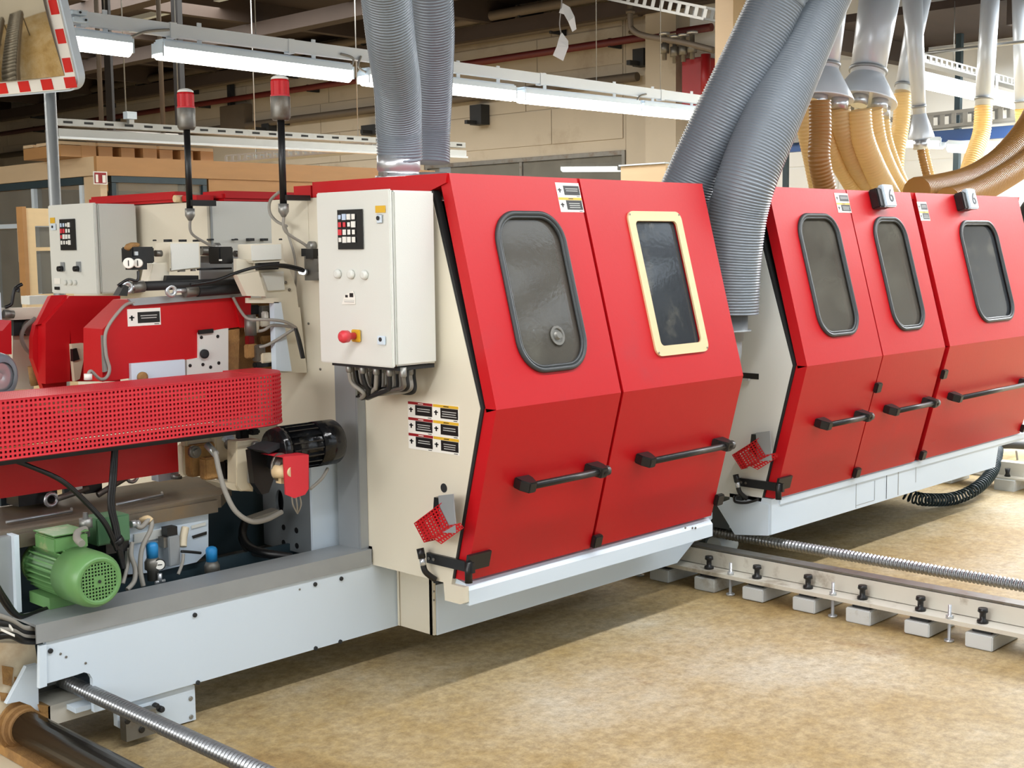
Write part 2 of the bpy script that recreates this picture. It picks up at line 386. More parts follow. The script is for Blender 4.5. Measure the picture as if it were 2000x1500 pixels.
for k in range(16): part('ceiling_beam', P(((-5.9, -5 + k * 2.3, CEILZ - .3), (WX, -4.86 + k * 2.3, CEILZ))), BEAM, cl)
for k in range(8): part('main_girder', P(((-4 + k * 2.5, -6.9, CEILZ - .5), (-3.78 + k * 2.5, 30.9, CEILZ - .302))), BEAM, cl)
a, b = Q(1260, 200, x=13.7), Q(1320, 200, x=13.7); struct('column_1', MB().box((13.7, b.y, 0), (WX, a.y, CEILZ)), CONC)
a, b = Q(1396, 40, x=11.5), Q(1432, 40, x=11.5); struct('column_2', MB().box((11.5, b.y, 0), (11.5 + (a.y - b.y), a.y, CEILZ - .5)), PLYL)
# unseen frames added round the window and overhead lights, and the batten of the tube row above the photographer
def win_frame(n, cx, w_, z0, z1, y):
    mb = MB().box((cx - w_ / 2, y - .05, z0 - .08), (cx + w_ / 2, y + .05, z0)).box((cx - w_ / 2, y - .05, z1), (cx + w_ / 2, y + .05, z1 + .08))
    for k in range(9): mb.box((cx - w_ / 2 + k * w_ / 8 - .04, y - .05, z0), (cx - w_ / 2 + k * w_ / 8 + .04, y + .05, z1))
    return struct('window_%d' % n, mb, WHITE)
win_frame(2, 5.0, 16.0, 1.6, 4.2, -6.6)
mb = MB()
for k in range(5): mb.box((-5.6, -1 + k * 2 - .04, 1.6), (-5.5, -1 + k * 2 + .04, 4.0))
struct('window_3', mb.box((-5.6, -1, 1.52), (-5.5, 7, 1.6)).box((-5.6, -1, 4.0), (-5.5, 7, 4.08)), WHITE)  # frame added round the unseen light at the left end
for n, (x0, x1, y0, y1) in enumerate(((1.5, 14.0, -5.0, -1.4), (6.5, 10.5, 9.0, 21.0), (-4.5, -.5, 8.5, 13.5))):
    struct('trim_%d' % (n + 1), MB().box((x0 - .1, y0 - .1, CEILZ - .08), (x1, y0, CEILZ)).box((x0 - .1, y1, CEILZ - .08), (x1, y1 + .1, CEILZ)).box((x0 - .1, y0, CEILZ - .08), (x0, y1, CEILZ)).box((x1 - .1, y0, CEILZ - .08), (x1, y1, CEILZ)), WHITE)  # frames added round the unseen overhead lights
struct('trim_4', P(((-3.0, 1.97, 2.965), (12.0, 2.13, 3.02))), WHITE)
# ---- services on and under the far wall (run along Y)
def pipe_y(px0, px1, py0, py1, x, r, m, label, name='wall_pipe', cat='pipe', group='pipes along the far wall'):
    a = Q(px0, py0, x=x); b = Q(px1, py1, x=x); zz = (a.z + b.z) / 2
    t = thing(name, label, cat, (x, b.y, zz), group)
    part('tube', MB().cyl((x, a.y, zz), (x, b.y, zz), r, 14), m, t)
    n = max(2, int((a.y - b.y) / 3))
    for i in range(n):
        y = b.y + (a.y - b.y) * (i + .5) / n
        part('pipe_clip', MB().box((x - r * .4, y - .02, zz - r * 1.3), (WX - .02, y + .02, zz + r * 1.1)), DARK, t)
    return t
pipe_y(0, 1390, 232, 108, WX - .25, .05, DPIPE, 'thin dark red pipe rising across the far wall behind the tube lamps')
pipe_y(0, 1250, 205, 62, WX - .3, .10, PIPE, 'thick grey brown pipe high on the far wall just under the ceiling')
pipe_y(0, 1245, 262, 224, WX - .14, .06, PIPE, 'brown pipe on the far wall directly below the lit tube lamps')
pipe_y(180, 1200, 140, 40, WX - .5, .07, PIPE, 'grey pipe nearest the ceiling in front of the far wall')
# ---- red riser, valves and tray by the corner
t = thing('fire_riser', 'dark red vertical riser box on the far wall beside the grey hoses', 'pipe', tuple(Q(1350, 160, x=13.6)))
a = Q(1330, 115, x=13.6); b = Q(1372, 205, x=13.6)
part('riser_box', P(((13.6, b.y, b.z), (13.95, a.y, a.z))), LABELR, t, bevel=.02)
part('riser_tube', MB().cyl((13.5, b.y - .12, b.z), (13.5, b.y - .12, a.z), .06, 14), LABELR, t)
t = thing('valve_manifold', 'cluster of small brass and steel valves on the far wall pipework', 'valves', tuple(Q(1310, 100, x=13.5)))
for i, (px, py) in enumerate(((1298, 92), (1318, 98), (1335, 95), (1352, 90))):
    p = Q(px, py, x=13.5)
    v = part('valve', MB().lathe(p - Vector((0, 0, .16)), (0, 0, 1), [(0, .03), (.08, .03), (.08, .06), (.2, .06), (.2, .03), (.3, .03)], 12), DSTEEL, t)
    part('valve_wheel', MB().lathe(p + Vector((0, 0, .15)), (0, 0, 1), [(0, .07), (.03, .07)], 14), STEEL, v)
part('manifold_pipe', MB().cyl(Q(1230, 62, x=13.5), Q(1395, 100, x=13.5), .03, 10), PIPE, t)
t = thing('exhaust_pipe_bend', 'grey steel pipe with a bend hanging under the ceiling near the valves', 'pipe', tuple(Q(1235, 40, x=12.5)))
part('bend', MB().sweep(spline([Q(1231, -30, x=12.5), Q(1231, 40, x=12.5), Q(1236, 58, x=12.5), Q(1260, 70, x=12.5), Q(1330, 82, x=12.5), Q(1395, 98, x=12.5)], 8), .035, 12), PIPE, t)
part('flange', MB().cyl(Q(1231, 20, x=12.5), Q(1231, 26, x=12.5), .055, 12), PIPE, t)
def tray_obj(name, label, a, b, wd, h, m, cat='cable tray', group=None, holes=True, lipm=None):
    a, b = Vector(a), Vector(b); d = (b - a); L = d.length; d.normalize(); s = d.cross(Vector((0, 0, 1))).normalized(); u = s.cross(d)
    t = thing(name, label, cat, tuple(a), group)
    c = (a + b) / 2
    part('tray_base', MB().obox(c, d, s, u, L, wd, .006), m, t)
    for sg in (-1, 1):
        mb = MB(); k = int(L / .12)
        for row in (-.42, .42): mb.obox(c + s * sg * wd / 2 + u * (h / 2 + row * h), d, s, u, L, .004, h * .2)
        for i in range(k + 1): mb.obox(a + d * (i * L / k) + s * sg * wd / 2 + u * h / 2, d, s, u, .05, .004, h * .66)
        part('side_rail', mb, lipm or m, t)
    return t
tray_obj('cable_tray', 'grey perforated cable tray under the ceiling at the far corner', Q(1150, -8, x=12), Q(1390, 42, x=12), .3, .14, TRAY, group=None)
# ---- cabin (wooden site office)
CB = thing('office_cabin', 'timber clad office cabin with windows standing behind the machines', 'cabin', (4.9, 9.0, 0))
cx, cy = 4.9, 9.0; zt, zf = 2.29, 2.15
part('fascia', MB().box((cx, cy, zf), (cx + 3.4, cy + .04, zt)), PLY, CB, 'orange brown plywood fascia')
part('fascia', MB().box((cx, cy, zf), (cx + .04, cy + 4.2, zt)), PLYL, CB, 'pale plywood fascia')
part('roof_board', P(((cx + .04, cy + .04, zt - .05), (cx + 3.4, cy + 4.2, zt - .02))), PLY, CB)
part('wall_board', MB().box((cx + .97, cy + .02, 0), (cx + 3.4, cy + .08, zf)), PLY, CB, 'orange plywood wall')
part('wall_board', MB().box((cx, cy + .02, 0), (cx + .97, cy + .08, 1.0)), PLY, CB)
part('wall_board', MB().box((cx + .02, cy, 0), (cx + .08, cy + .25, zf)), PLYL, CB)
part('wall_board', MB().box((cx + .02, cy + .25, 0), (cx + .08, cy + 4.2, 1.05)), PLYL, CB)
part('back_board', MB().box((cx + .1, cy + 2.6, 0), (cx + 3.3, cy + 2.66, zf)), PLYL, CB)
f = part('window_frame', MB().box((cx + .12, cy + .01, 2.10), (cx + .95, cy + .07, 2.15)).box((cx + .91, cy + .01, 1.0), (cx + .95, cy + .07, 2.1)).box((cx + .12, cy + .01, 1.0), (cx + .16, cy + .07, 2.1)), BLUEGREY, CB)
part('pane', P(((cx + .16, cy + .035, 1.0), (cx + .91, cy + .042, 2.1))), OFFG, f)
f = part('window_frame', MB().box((cx + .01, cy + .25, 2.09), (cx + .07, cy + 4.2, 2.15)), BLUEGREY, CB, 'blue grey window head')
for i in range(5):
    ya = cy + .25 + i * .78
    g = part('window_frame', MB().box((cx + .005, ya, 1.05), (cx + .075, ya + .05, 2.09)).box((cx + .005, ya, 1.78), (cx + .075, ya + .78, 1.82)).box((cx + .005, ya, 1.05), (cx + .075, ya + .78, 1.1)), WHITE, CB)
    part('pane', P(((cx + .035, ya + .05, 1.1), (cx + .042, ya + .78, 1.78))), OFFG, g)
    part('pane', P(((cx + .035, ya + .05, 1.82), (cx + .042, ya + .78, 2.09))), OFFG, g)
# open casement door of pale wood leaning out beside the grey cabinet
t = thing('cabin_door', 'pale wooden half glazed door in front of the cabin windows', 'door', tuple(Q(75, 590, y=8.3)))
a = Q(50, 406, y=8.3); b = Q(110, 590, y=8.3)
part('door_frame', MB().box((a.x, 8.3, b.z), (a.x + .06, 8.36, a.z)).box((b.x + .2, 8.3, b.z), (b.x + .26, 8.36, a.z)).box((a.x, 8.3, a.z - .12), (b.x + .26, 8.36, a.z)).box((a.x, 8.3, b.z), (b.x + .26, 8.36, b.z + .06)), WOOD, t)
part('door_edge', P(((a.x - .03, 8.29, b.z), (a.x, 8.38, a.z + .01))), PLY, t)
part('pane', P(((a.x + .06, 8.32, b.z + .06), (b.x + .2, 8.328, a.z - .12))), OFFG, t)
part('glazing_bar', P(((a.x + .06, 8.31, b.z + .34), (b.x + .2, 8.34, b.z + .37))), WOOD, t)
part('lower_panel', P(((a.x - .03, 8.3, 0), (b.x + .26, 8.36, b.z))), WOOD, t)
# paper notice
t = thing('wall_notice', 'blue and white paper notice stuck on the cabin window', 'notice', tuple(Q(42, 512, y=8.6)))
part('sheet', fpx(MB(), (33, 438), (50, 512), 8.6, .004), LABELW, t)
part('blue_print', fpx(MB(), (35, 440), (48, 498), 8.594, .004), BLUE, t)
# fire extinguisher sign
t = thing('fire_extinguisher_sign', 'small red and white fire extinguisher sign on the cabin corner', 'sign', tuple(Q(196, 362, y=8.95)))
part('plate', fpx(MB(), (182, 334), (211, 361), 8.95, .01), LABELW, t)
part('red_field', fpx(MB(), (184, 336), (209, 359), 8.945, .004), LABELR, t)
part('cylinder_symbol', fpx(MB(), (186, 340), (193, 357), 8.941, .003), LABELW, t)
part('flame_symbol', fpx(MB(), (200, 342), (207, 357), 8.941, .003), LABELW, t)
# timber bundle and pallet boards on the cabin roof
for i, (u0, u1) in enumerate(((112, 182), (186, 300), (305, 410))):
    a = Q(u0, 300, y=9.25); b = Q(u1, 308, y=9.25)
    t = thing('roof_pallet', ('short pallet on the cabin roof nearest the steel pole', 'middle pallet lying on the cabin roof', 'pallet at the far end of the cabin roof')[i], 'pallet', (a.x, 9.25, zt), 'pallets on the cabin roof')
    for k in range(3): part('deck_board', P(((a.x, 9.2 + k * .22, zt + .09), (b.x, 9.36 + k * .22, zt + .115))), PLYL, t)
    for k in range(3):
        xx = a.x + (b.x - a.x - .12) * k / 2
        part('bearer', P(((xx, 9.2, zt), (xx + .12, 9.8, zt + .09))), PLY, t)
# ---- tube lamp row
def lamp(a, b, label, group, hang):
    a, b = Vector(a), Vector(b); d = b - a; L = d.length; d.normalize(); s = d.cross(Vector((0, 0, 1))).normalized(); u = s.cross(d)
    t = thing('tube_lamp', label, 'lamp', tuple((a + b) / 2), group); c = (a + b) / 2
    part('housing', MB().obox(c + u * .02, d, s, u, L * .985, .13, .045).obox(c + u * .045, d, s, u, L * .985, .09, .02), WHITE, t)
    mb = MB(); n = 10; prof = [(math.cos(math.pi * i / n), -math.sin(math.pi * i / n)) for i in range(n + 1)]
    mb.prism([(p * .066, q * .08) for p, q in prof], lambda p, q: a + s * p + u * q, lambda p, q: b + s * p + u * q)
    part('diffuser', mb, LIT, t)
    for e in (a, b): part('end_cap', MB().obox(e - u * .015, d, s, u, .012, .135, .09), WHITE, t)
    for k in hang:
        p = a.lerp(b, k); part('hanger', MB().obox(p + u * .12, d, s, u, .03, .012, .15), RAILP, t)
    return t
LY = 7.65
spots = [((20, 58), (250, 87), 'tube lamp beside the red and white mirror'), ((308, 93), (680, 140), 'long lit tube lamp left of the grey twin hoses'), ((710, 147), (860, 166), 'tube lamp half hidden behind the grey twin hoses'),
         ((868, 164), (998, 179), 'tube lamp just right of the grey twin hoses'), ((1015, 183), (1242, 207), 'lit tube lamp right of the hanging paper tags'), ((1248, 208), (1375, 221), 'tube lamp running behind the slanted grey hoses')]
for (p0, p1, lb) in spots:
    lamp(Q(*p0, y=LY), Q(*p1, y=LY), 'white ' + lb, 'lit tube lamps in the row under the white rail', (.2, .8))
t = thing('lamp_rail', 'long white rail that carries the row of lit tube lamps', 'rail', tuple(Q(600, 95, y=LY)))
a, b = Q(20, 18, y=LY), Q(1420, 202, y=LY); d = (b - a).normalized(); s = d.cross(Vector((0, 0, 1))).normalized()
part('rail', MB().obox((a + b) / 2, d, s, s.cross(d), (b - a).length, .05, .085), RAILP, t)
for px, py in ((160, 37), (335, 60), (565, 91), (855, 128), (1055, 155), (1290, 186)):
    p = Q(px, py, y=LY); part('rail_joint', MB().obox(p, d, s, s.cross(d), .05, .06, .10), RAILP, t)
for px, py in ((205, 45), (500, 82), (1165, 170), (1290, 186)):
    p = Q(px, py, y=LY); part('suspension_wire', MB().cyl(p, (p.x, p.y, CEILZ), .004, 6), TRAY, t)
for c0, c1, c2 in (((330, 58), (285, 62), (250, 75)), ((665, 105), (690, 115), (682, 140)), ((705, 110), (700, 130), (715, 142)), ((1262, 184), (1250, 188), (1240, 200))):
    part('lamp_cable', MB().sweep(spline([Q(*c0, y=LY - .03), Q(*c1, y=LY - .05), Q(*c2, y=LY - .03)], 8), .009, 6), GREYC, t)
t = thing('junction_box', 'small white double junction box on the lamp rail beside the mirror', 'box', tuple(Q(157, 30, y=LY - .06)))
part('upper_box', fpx(MB(), (142, 19), (171, 31), LY - .1, .06), WHITE, t); part('lower_box', fpx(MB(), (144, 31), (174, 46), LY - .1, .06), WHITE, t)
for px, py in ((157, 24), (168, 39)): part('screw', MB().cyl(Q(px, py, y=LY - .105), Q(px, py, y=LY - .098), .008, 8), DARK, t)
# unlit trunking lower down
def trunk(name, label, a, b, y, h):
    A, B = Q(*a, y=y), Q(*b, y=y); d = (B - A).normalized(); s = d.cross(Vector((0, 0, 1))).normalized(); u = s.cross(d); L = (B - A).length; c = (A + B) / 2
    t = thing(name, label, 'trunking', tuple(c))
    part('upper_channel', MB().obox(c, d, s, u, L, .06, h * .4), TRAY, t)
    part('lower_channel', MB().obox(c - u * h * .7, d, s, u, L, .08, h * .6), TRAY, t); part('lower_lip', MB().obox(c - u * h * .95 + s * .03, d, s, u, L, .06, h * .14), RAILP, t)
    n = int(L / .16)
    for k in range(n): part('slot', MB().obox(A + d * (k + .5) * L / n + s * .031, d, s, u, .07, .004, h * .14), DARK, t)
    for k in (.25, .75): part('hanger_wire', MB().cyl(A.lerp(B, k), (A.lerp(B, k).x, A.lerp(B, k).y, CEILZ), .004, 6), TRAY, t)
trunk('cable_trunking', 'long unlit grey white trunking hung behind the two red beacons', (108, 238), (905, 284), 9.0, .12)
t = tray_obj('cable_tray', 'narrow grey cable tray above the cabin behind the right beacon', Q(460, 318, x=8.5), Q(760, 292, x=8.5), .25, .08, TRAY)
for px, py in ((500, 314), (700, 297)): p = Q(px, py, x=8.5); part('hanger_wire', MB().cyl(p, (p.x, p.y, CEILZ - .3), .006, 6), TRAY, t)
t = thing('sensor_box', 'small white box with a cord hanging onto the unlit trunking', 'box', tuple(Q(258, 228, y=8.9)))
part('box_body', fpx(MB(), (248, 217), (268, 233), 8.9, .06), WHITE, t); part('plug', fpx(MB(), (252, 233), (263, 243), 8.9, .04), TRAY, t)
part('cord', MB().cyl(Q(246, 217, y=8.9), (Q(246, 217, y=8.9).x, 8.9, CEILZ), .005, 6), TRAY, t)
# two trunking tubes seen through the opening
lm = lamp(Q(1100, 326, x=15.5), Q(1212, 325, x=15.5), 'lit tube lamp seen through the opening in the far wall', None, ())
for px in (1115, 1195): p = Q(px, 322, x=15.5); part('hanger_wire', MB().cyl(p, (p.x, p.y, CEILZ), .01, 6), TRAY, lm)
for (p0, p1, lb) in (((1728, 271), (1842, 276), 'lit tube lamp under the blue rack beam, left of two'), ((1855, 282), (1957, 288), 'lit tube lamp under the blue rack beam, right of two')):
    lm = lamp(Q(*p0, x=13.0), Q(*p1, x=13.0), lb, 'tube lamps under the blue tray', ())
    m_ = (Q(*p0, x=13.0) + Q(*p1, x=13.0)) / 2; part('hanger', MB().cyl(m_ + Vector((0, 0, .04)), m_ + Vector((0, 0, .3)), .012, 8), TRAY, lm)
lamp(Q(1783, 150, z=2.95), Q(1925, 183, z=2.95), 'bright tube lamp under the perforated tray in front of the steel ducts', 'tube lamps under the perforated tray', (.1,))
lamp(Q(1932, 185, z=2.95), Q(2060, 216, z=2.95), 'bright tube lamp cut by the picture edge under the perforated tray', 'tube lamps under the perforated tray', (.1,))
t = tray_obj('lamp_tray', 'white perforated tray carrying the two bright tube lamps at upper right', Q(1783, 120, z=3.1), Q(2060, 192, z=3.1), .12, .07, TRAY)
part('cross_tube', MB().cyl(Q(1778, 108, z=3.2), Q(2010, 80, z=3.2), .014, 8), TRAY, t)
for px, py in ((1790, 118), (1862, 132)): part('hanger_wire', MB().cyl(Q(px, py, z=3.15), (Q(px, py, z=3.15).x, Q(px, py, z=3.15).y, 3.74), .004, 6), TRAY, t)
BLUEP = mat('blue_rack_paint', (52, 84, 140), 0.45, var=0.08)
t = tray_obj('blue_rack_beam', 'blue beam with a perforated grey tray in front of the white far wall', Q(1530, 282, x=13.0), Q(2010, 234, x=13.0), .2, .16, TRAY)
a, b = Q(1530, 282, x=13.0), Q(2010, 234, x=13.0); part('blue_beam', P(((12.95, b.y, (a.z + b.z) / 2 - .13), (13.05, a.y, (a.z + b.z) / 2 - .01))), BLUEP, t)
for px in (1533, 1585, 1868):
    p = Q(px, 250, x=13.3); tt = solo('steel_stanchion', MB().box((13.3, p.y - .03, 0), (13.36, p.y + .03, 3.74)), BLUEGREY, {1533: 'thin dark post left of the amber hoses by the far wall', 1585: 'thin dark post hidden among the amber hoses by the far wall', 1868: 'thin dark post right of the amber hoses by the far wall'}[px], 'post', (13.3, p.y, 0), 'posts in front of the white far wall')
# hanging paper tags
t = thing('paper_tags', 'two white paper tags hanging on a cord above the machine', 'tag', tuple(Q(1096, 60, y=4.2)))
part('cord', MB().sweep(spline([Q(1098, -40, y=4.2), Q(1097, 5, y=4.2), Q(1093, 45, y=4.2), Q(1096, 66, y=4.2)], 8), .003, 6), GREYC, t)
def sheet(pts, d):
    mb = MB(); n = len(pts); A = [Q(*p, y=4.2 - k) for p, k in pts]
    off = Vector((0, .0015, 0)); mb.v += [tuple(p) for p in A] + [tuple(p + off) for p in A]; h = n // 2
    for i in range(h - 1):
        a, b, c, e = i, i + 1, n - 2 - i, n - 1 - i
        mb.face((a, b, c, e)); mb.face((n + e, n + c, n + b, n + a))
    for i in range(n): mb.face((i, (i + 1) % n, n + (i + 1) % n, n + i))
    return mb
part('tag_sheet', sheet([((1099, 6), 0), ((1113, 14), .02), ((1122, 32), .05), ((1126, 57), .04), ((1118, 62), .04), ((1110, 42), .05), ((1102, 28), .02), ((1092, 25), 0)], 0), PAPER, t)
part('tag_sheet', sheet([((1098, 64), 0), ((1110, 80), .02), ((1110, 92), .03), ((1100, 119), .02), ((1080, 108), 0), ((1088, 90), .01), ((1091, 78), .01), ((1096, 64), 0)], 0), PAPER, t)
# ---- traffic mirror
mu = Vector((math.cos(math.radians(-72.5)), math.sin(math.radians(-72.5)), 0)); mn = mu.cross(Vector((0, 0, 1))); ph = math.radians(15)
mv = Vector((0, 0, 1)) * math.cos(ph) + mn * math.sin(ph); mw = mu.cross(mv)
corner = Q(160, 176, y=6.6); mc = corner - mu * .40 + mv * .52
if mw.dot(EYE - mc) < 0: mw = -mw
t = thing('traffic_mirror', 'convex mirror with red and white border on a steel pole', 'mirror', (mc.x, mc.y, 0))
def mto(u, v, wv): return mc + mu * u + mv * v + mw * wv
part('back_shell', MB().prism(rrect(-.40, .40, -.52, .52, .09), lambda a, b: mto(a, b, -.05), lambda a, b: mto(a, b, 0)), WHITE, t)
part('rim', MB().prism(rrect(-.388, .388, -.508, .508, .08), lambda a, b: mto(a, b, 0), lambda a, b: mto(a, b, .012)), LABELW, t)
MRED = mat('border_red', (214, 30, 22), 0.4, var=0.03)
MIRR = mat('convex_mirror', (214, 204, 184), 0.03, 1.0, var=0.02)
mb = MB(); N = 14; n0 = 0
for i in range(N + 1):
    for j in range(N + 1):
        a, b = -1 + 2 * i / N, -1 + 2 * j / N
        mb.v.append(tuple(mto(a * .315, b * .435, .014 + .05 * (1 - (a * a + b * b) / 2))))
for i in range(N):
    for j in range(N): q = i * (N + 1) + j; mb.face((q, q + N + 1, q + N + 2, q + 1), True)
part('mirror_face', mb, MIRR, t)
for sgn in (-1, 1):
    for k in range(6): part('red_segment', MB().prism([(sgn * .325, -.42 + k * .15), (sgn * .382, -.42 + k * .15), (sgn * .382, -.345 + k * .15), (sgn * .325, -.345 + k * .15)], lambda a, b: mto(a, b, .012), lambda a, b: mto(a, b, .015)), MRED, t)
    for k in range(5): part('red_segment', MB().prism([(-.375 + k * .17, sgn * .445), (-.295 + k * .17, sgn * .445), (-.295 + k * .17, sgn * .502), (-.375 + k * .17, sgn * .502)], lambda a, b: mto(a, b, .012), lambda a, b: mto(a, b, .015)), MRED, t)
pp = Q(99, 215, y=7.05); part('pole', MB().cyl((pp.x, pp.y, 0), (pp.x, pp.y, mc.z - .25), .033, 16), GALV, t)
part('bracket', MB().sweep([Vector((pp.x, pp.y, mc.z - .28)), mc - mv * .2 - mw * .06], .03, 10), GALV, t)

# dark services and a low partition behind the machines
t = thing('ventilation_duct', 'dark round ventilation duct below the unlit trunking near the steel pole', 'duct', tuple(Q(265, 280, y=9.8))); part('duct_tube', MB().cyl(Q(180, 274, y=9.8), Q(345, 282, y=9.8), .09, 18), PIPE, t); part('duct_strap', MB().cyl(Q(200, 275, y=9.8), (Q(200, 275, y=9.8).x, 9.8, CEILZ - .3), .02, 8).cyl(Q(320, 281, y=9.8), (Q(320, 281, y=9.8).x, 9.8, CEILZ - .3), .02, 8), PIPE, t)
t = thing('wall_cabinet', 'grey electrical box on the far wall between the two red beacons', 'box', tuple(Q(450, 225, x=13.8))); a, b = Q(428, 208, x=13.8), Q(478, 250, x=13.8)
part('box_body', P(((13.8, b.y, b.z), (13.98, a.y, a.z))), PIPE, t, bevel=.01); part('conduit', P(((13.85, b.y + .5, a.z), (13.95, b.y + .6, CEILZ - .3))), DARK, t)
for (p0, p1) in (((505, 238), (520, 255)), ((700, 245), (740, 260)), ((912, 205), (935, 242)), ((1230, 95), (1252, 127))):
    a, b = Q(*p0, x=13.75), Q(*p1, x=13.75); tt = thing('wall_bracket', 'dark iron bracket on the far wall ' + {505: 'right of the right beacon pole', 700: 'left of the twin grey hoses', 912: 'right of the twin grey hoses', 1230: 'below the high pipe near the valves'}[p0[0]], 'bracket', tuple(b)); part('bracket_plate', P(((13.8, b.y, b.z), (13.98, a.y, a.z))), DARK, tt); part('bracket_arm', P(((13.6, (a.y + b.y) / 2 - .03, b.z), (13.8, (a.y + b.y) / 2 + .03, b.z + .06))), DARK, tt)
for (p0, p1, nm) in (((345, -20), (365, 260), 'dark steel column behind the lit lamp row, left'), ((215, 110), (226, 240), 'slim dark drop pipe left of the dark column')):
    a, b = Q(*p0, y=11.5), Q(*p1, y=11.5); solo('dark_column', MB().box((a.x, 11.5, 0), (b.x, 11.62, CEILZ - .3)), DARK, nm, 'column', (a.x, 11.5, 0))
t = thing('low_partition', 'low beige partition top seen just left of the slanted grey hoses', 'partition', tuple(Q(1260, 352, x=12.0))); a, b = Q(1212, 322, x=12.0), Q(1300, 352, x=12.0); part('panel', P(((12.0, b.y, 0), (12.06, a.y, a.z - .02))), PLYL, t); part('top_cap', P(((11.97, b.y - .01, a.z - .02), (12.09, a.y + .01, a.z))), WHITE, t)
# what the mirror looks at: roller tracks and a stack of boards on the left of the hall
def rollers(label, x0, x1, y, w):
    t = thing('roller_conveyor', label, 'conveyor', (x0, y, 0)); 
    for sg in (0, w): part('side_frame', P(((x0, y + sg - .03, .55), (x1, y + sg + .03, .68))), PIPE, t)
    n = int((x1 - x0) / .16)
    for k in range(n): part('roller', MB().cyl((x0 + (k + .5) * .16, y + .03, .68), (x0 + (k + .5) * .16, y + w - .03, .68), .045, 12), DSTEEL, t)
    for xx in (x0 + .2, x1 - .3):
        for sg in (0, w): part('leg', P(((xx, y + sg - .03, 0), (xx + .06, y + sg + .03, .55))), PIPE, t)
rollers('steel roller conveyor seen in the mirror, right one', -4.5, 1.6, 9.6, 1.0); rollers('steel roller conveyor seen in the mirror, left one', -4.5, 1.6, 11.2, 1.0)
t = thing('board_stack', 'stack of pale boards beside the roller conveyors seen in the mirror', 'timber', (-3, 12.8, 0))
for k in range(6): part('board', P(((-4.5, 12.9 + .02 * (k % 2), .1 + k * .11), (.5, 13.6, .2 + k * .11))), WOOD, t)
for xx in (-4, -2, 0): part('bearer', P(((xx, 12.9, 0), (xx + .1, 13.6, .1))), PLY, t)
# ================================================================== MACHINE ENCLOSURES
FU = Vector((0, PT[0] - PH[0], PT[1] - PH[1])).normalized(); NU = Vector((0, -FU.z, FU.y))     # upper face: up-slope, outward normal
FL = Vector((0, PH[0] - PB[0], PH[1] - PB[1])).normalized(); NL = Vector((0, -FL.z, FL.y))
LU = math.hypot(PT[0] - PH[0], PT[1] - PH[1]); ORG = Vector((0, PH[0], PH[1])); ORB = Vector((0, PB[0], PB[1])); LL = math.hypot(PH[0] - PB[0], PH[1] - PB[1])
def up3(u, v, w): return Vector((u, 0, 0)) + ORG + FU * v + NU * w
def lo3(u, v, w): return Vector((u, 0, 0)) + ORB + FL * v + NL * w
def vz(z): return (z - PH[1]) / FU.z
DY = .055
def warn_label(parent, to3, u0, u1, v0, v1, headers=(LABELR, YEL), cols=1, rows=2, name='warning_label', pictos=True):
    t = part(name, MB().prism([(u0, v0), (u1, v0), (u1, v1), (u0, v1)], lambda a, b: to3(a, b, .0), lambda a, b: to3(a, b, .0015)), LABELW, parent)
    cw = (u1 - u0) / cols; ch = (v1 - v0) / rows
    def bar(a0, a1, b0, b1, m, nm, h=.0022): part(nm, MB().prism([(a0, b0), (a1, b0), (a1, b1), (a0, b1)], lambda a, b: to3(a, b, .001), lambda a, b: to3(a, b, h)), m, t)
    rnd = random.Random(int(u0 * 1000) + int(v0 * 100))
    for c in range(cols):
        for r in range(rows):
            a = u0 + c * cw; b = v0 + (rows - 1 - r) * ch
            hm = headers[c % 2] if cols > 1 else (headers[r % 2])
            if hm is not None: bar(a + cw * .01, a + cw * .99, b + ch * .82, b + ch * .99, hm, 'header_strip')
            bar(a + cw * .30, a + cw * .97, b + ch * .16, b + ch * .80, LABELB, 'text_field')
            for k in range(2 + (c + r) % 2):
                w_ = cw * rnd.uniform(.42, .58); x_ = a + cw * .635 - w_ / 2; y_ = b + ch * (.56 - .14 * k)
                bar(x_, x_ + w_, y_, y_ + ch * .05, TEXTW, 'text_line', .0028)
            bar(a + cw * .05, a + cw * .2, b + ch * .46, b + ch * .54, LABELB, 'pictogram'); bar(a + cw * .10, a + cw * .15, b + ch * .32, b + ch * .62, LABELB, 'pictogram')
            if hm is not None: bar(a + cw * .42, a + cw * .62, b + ch * .88, b + ch * .93, LABELW if hm is LABELR else LABELB, 'header_text', .0028)
            bar(a + cw * .80, a + cw * .94, b + ch * .05, b + ch * .09, LABELB, 'code_text')
    return t
def handle(parent, x0, x1, z):
    v = (z - PB[1]) / FL.z; L = x1 - x0
    h = part('door_handle', MB().sweep([lo3(x0 + .03, v, .052), lo3(x1 - .01, v, .052)], .0135, 12), BLACK, parent)
    for e, s in ((x0, 1), (x1, -1)):
        pts = [(e, .0), (e + s * .075, .0), (e + s * .07, .03), (e + s * .05, .07), (e + s * .015, .07), (e, .035)]
        part('handle_bracket', MB().prism(pts, lambda a, b: lo3(a, v - .02, b), lambda a, b: lo3(a, v + .02, b)), BLACK, h, bevel=.004)
    part('bar_sleeve', MB().sweep([lo3(x1 - .035, v, .052), lo3(x1 + .004, v, .052)], .02, 12), BLACK, h)
    return h
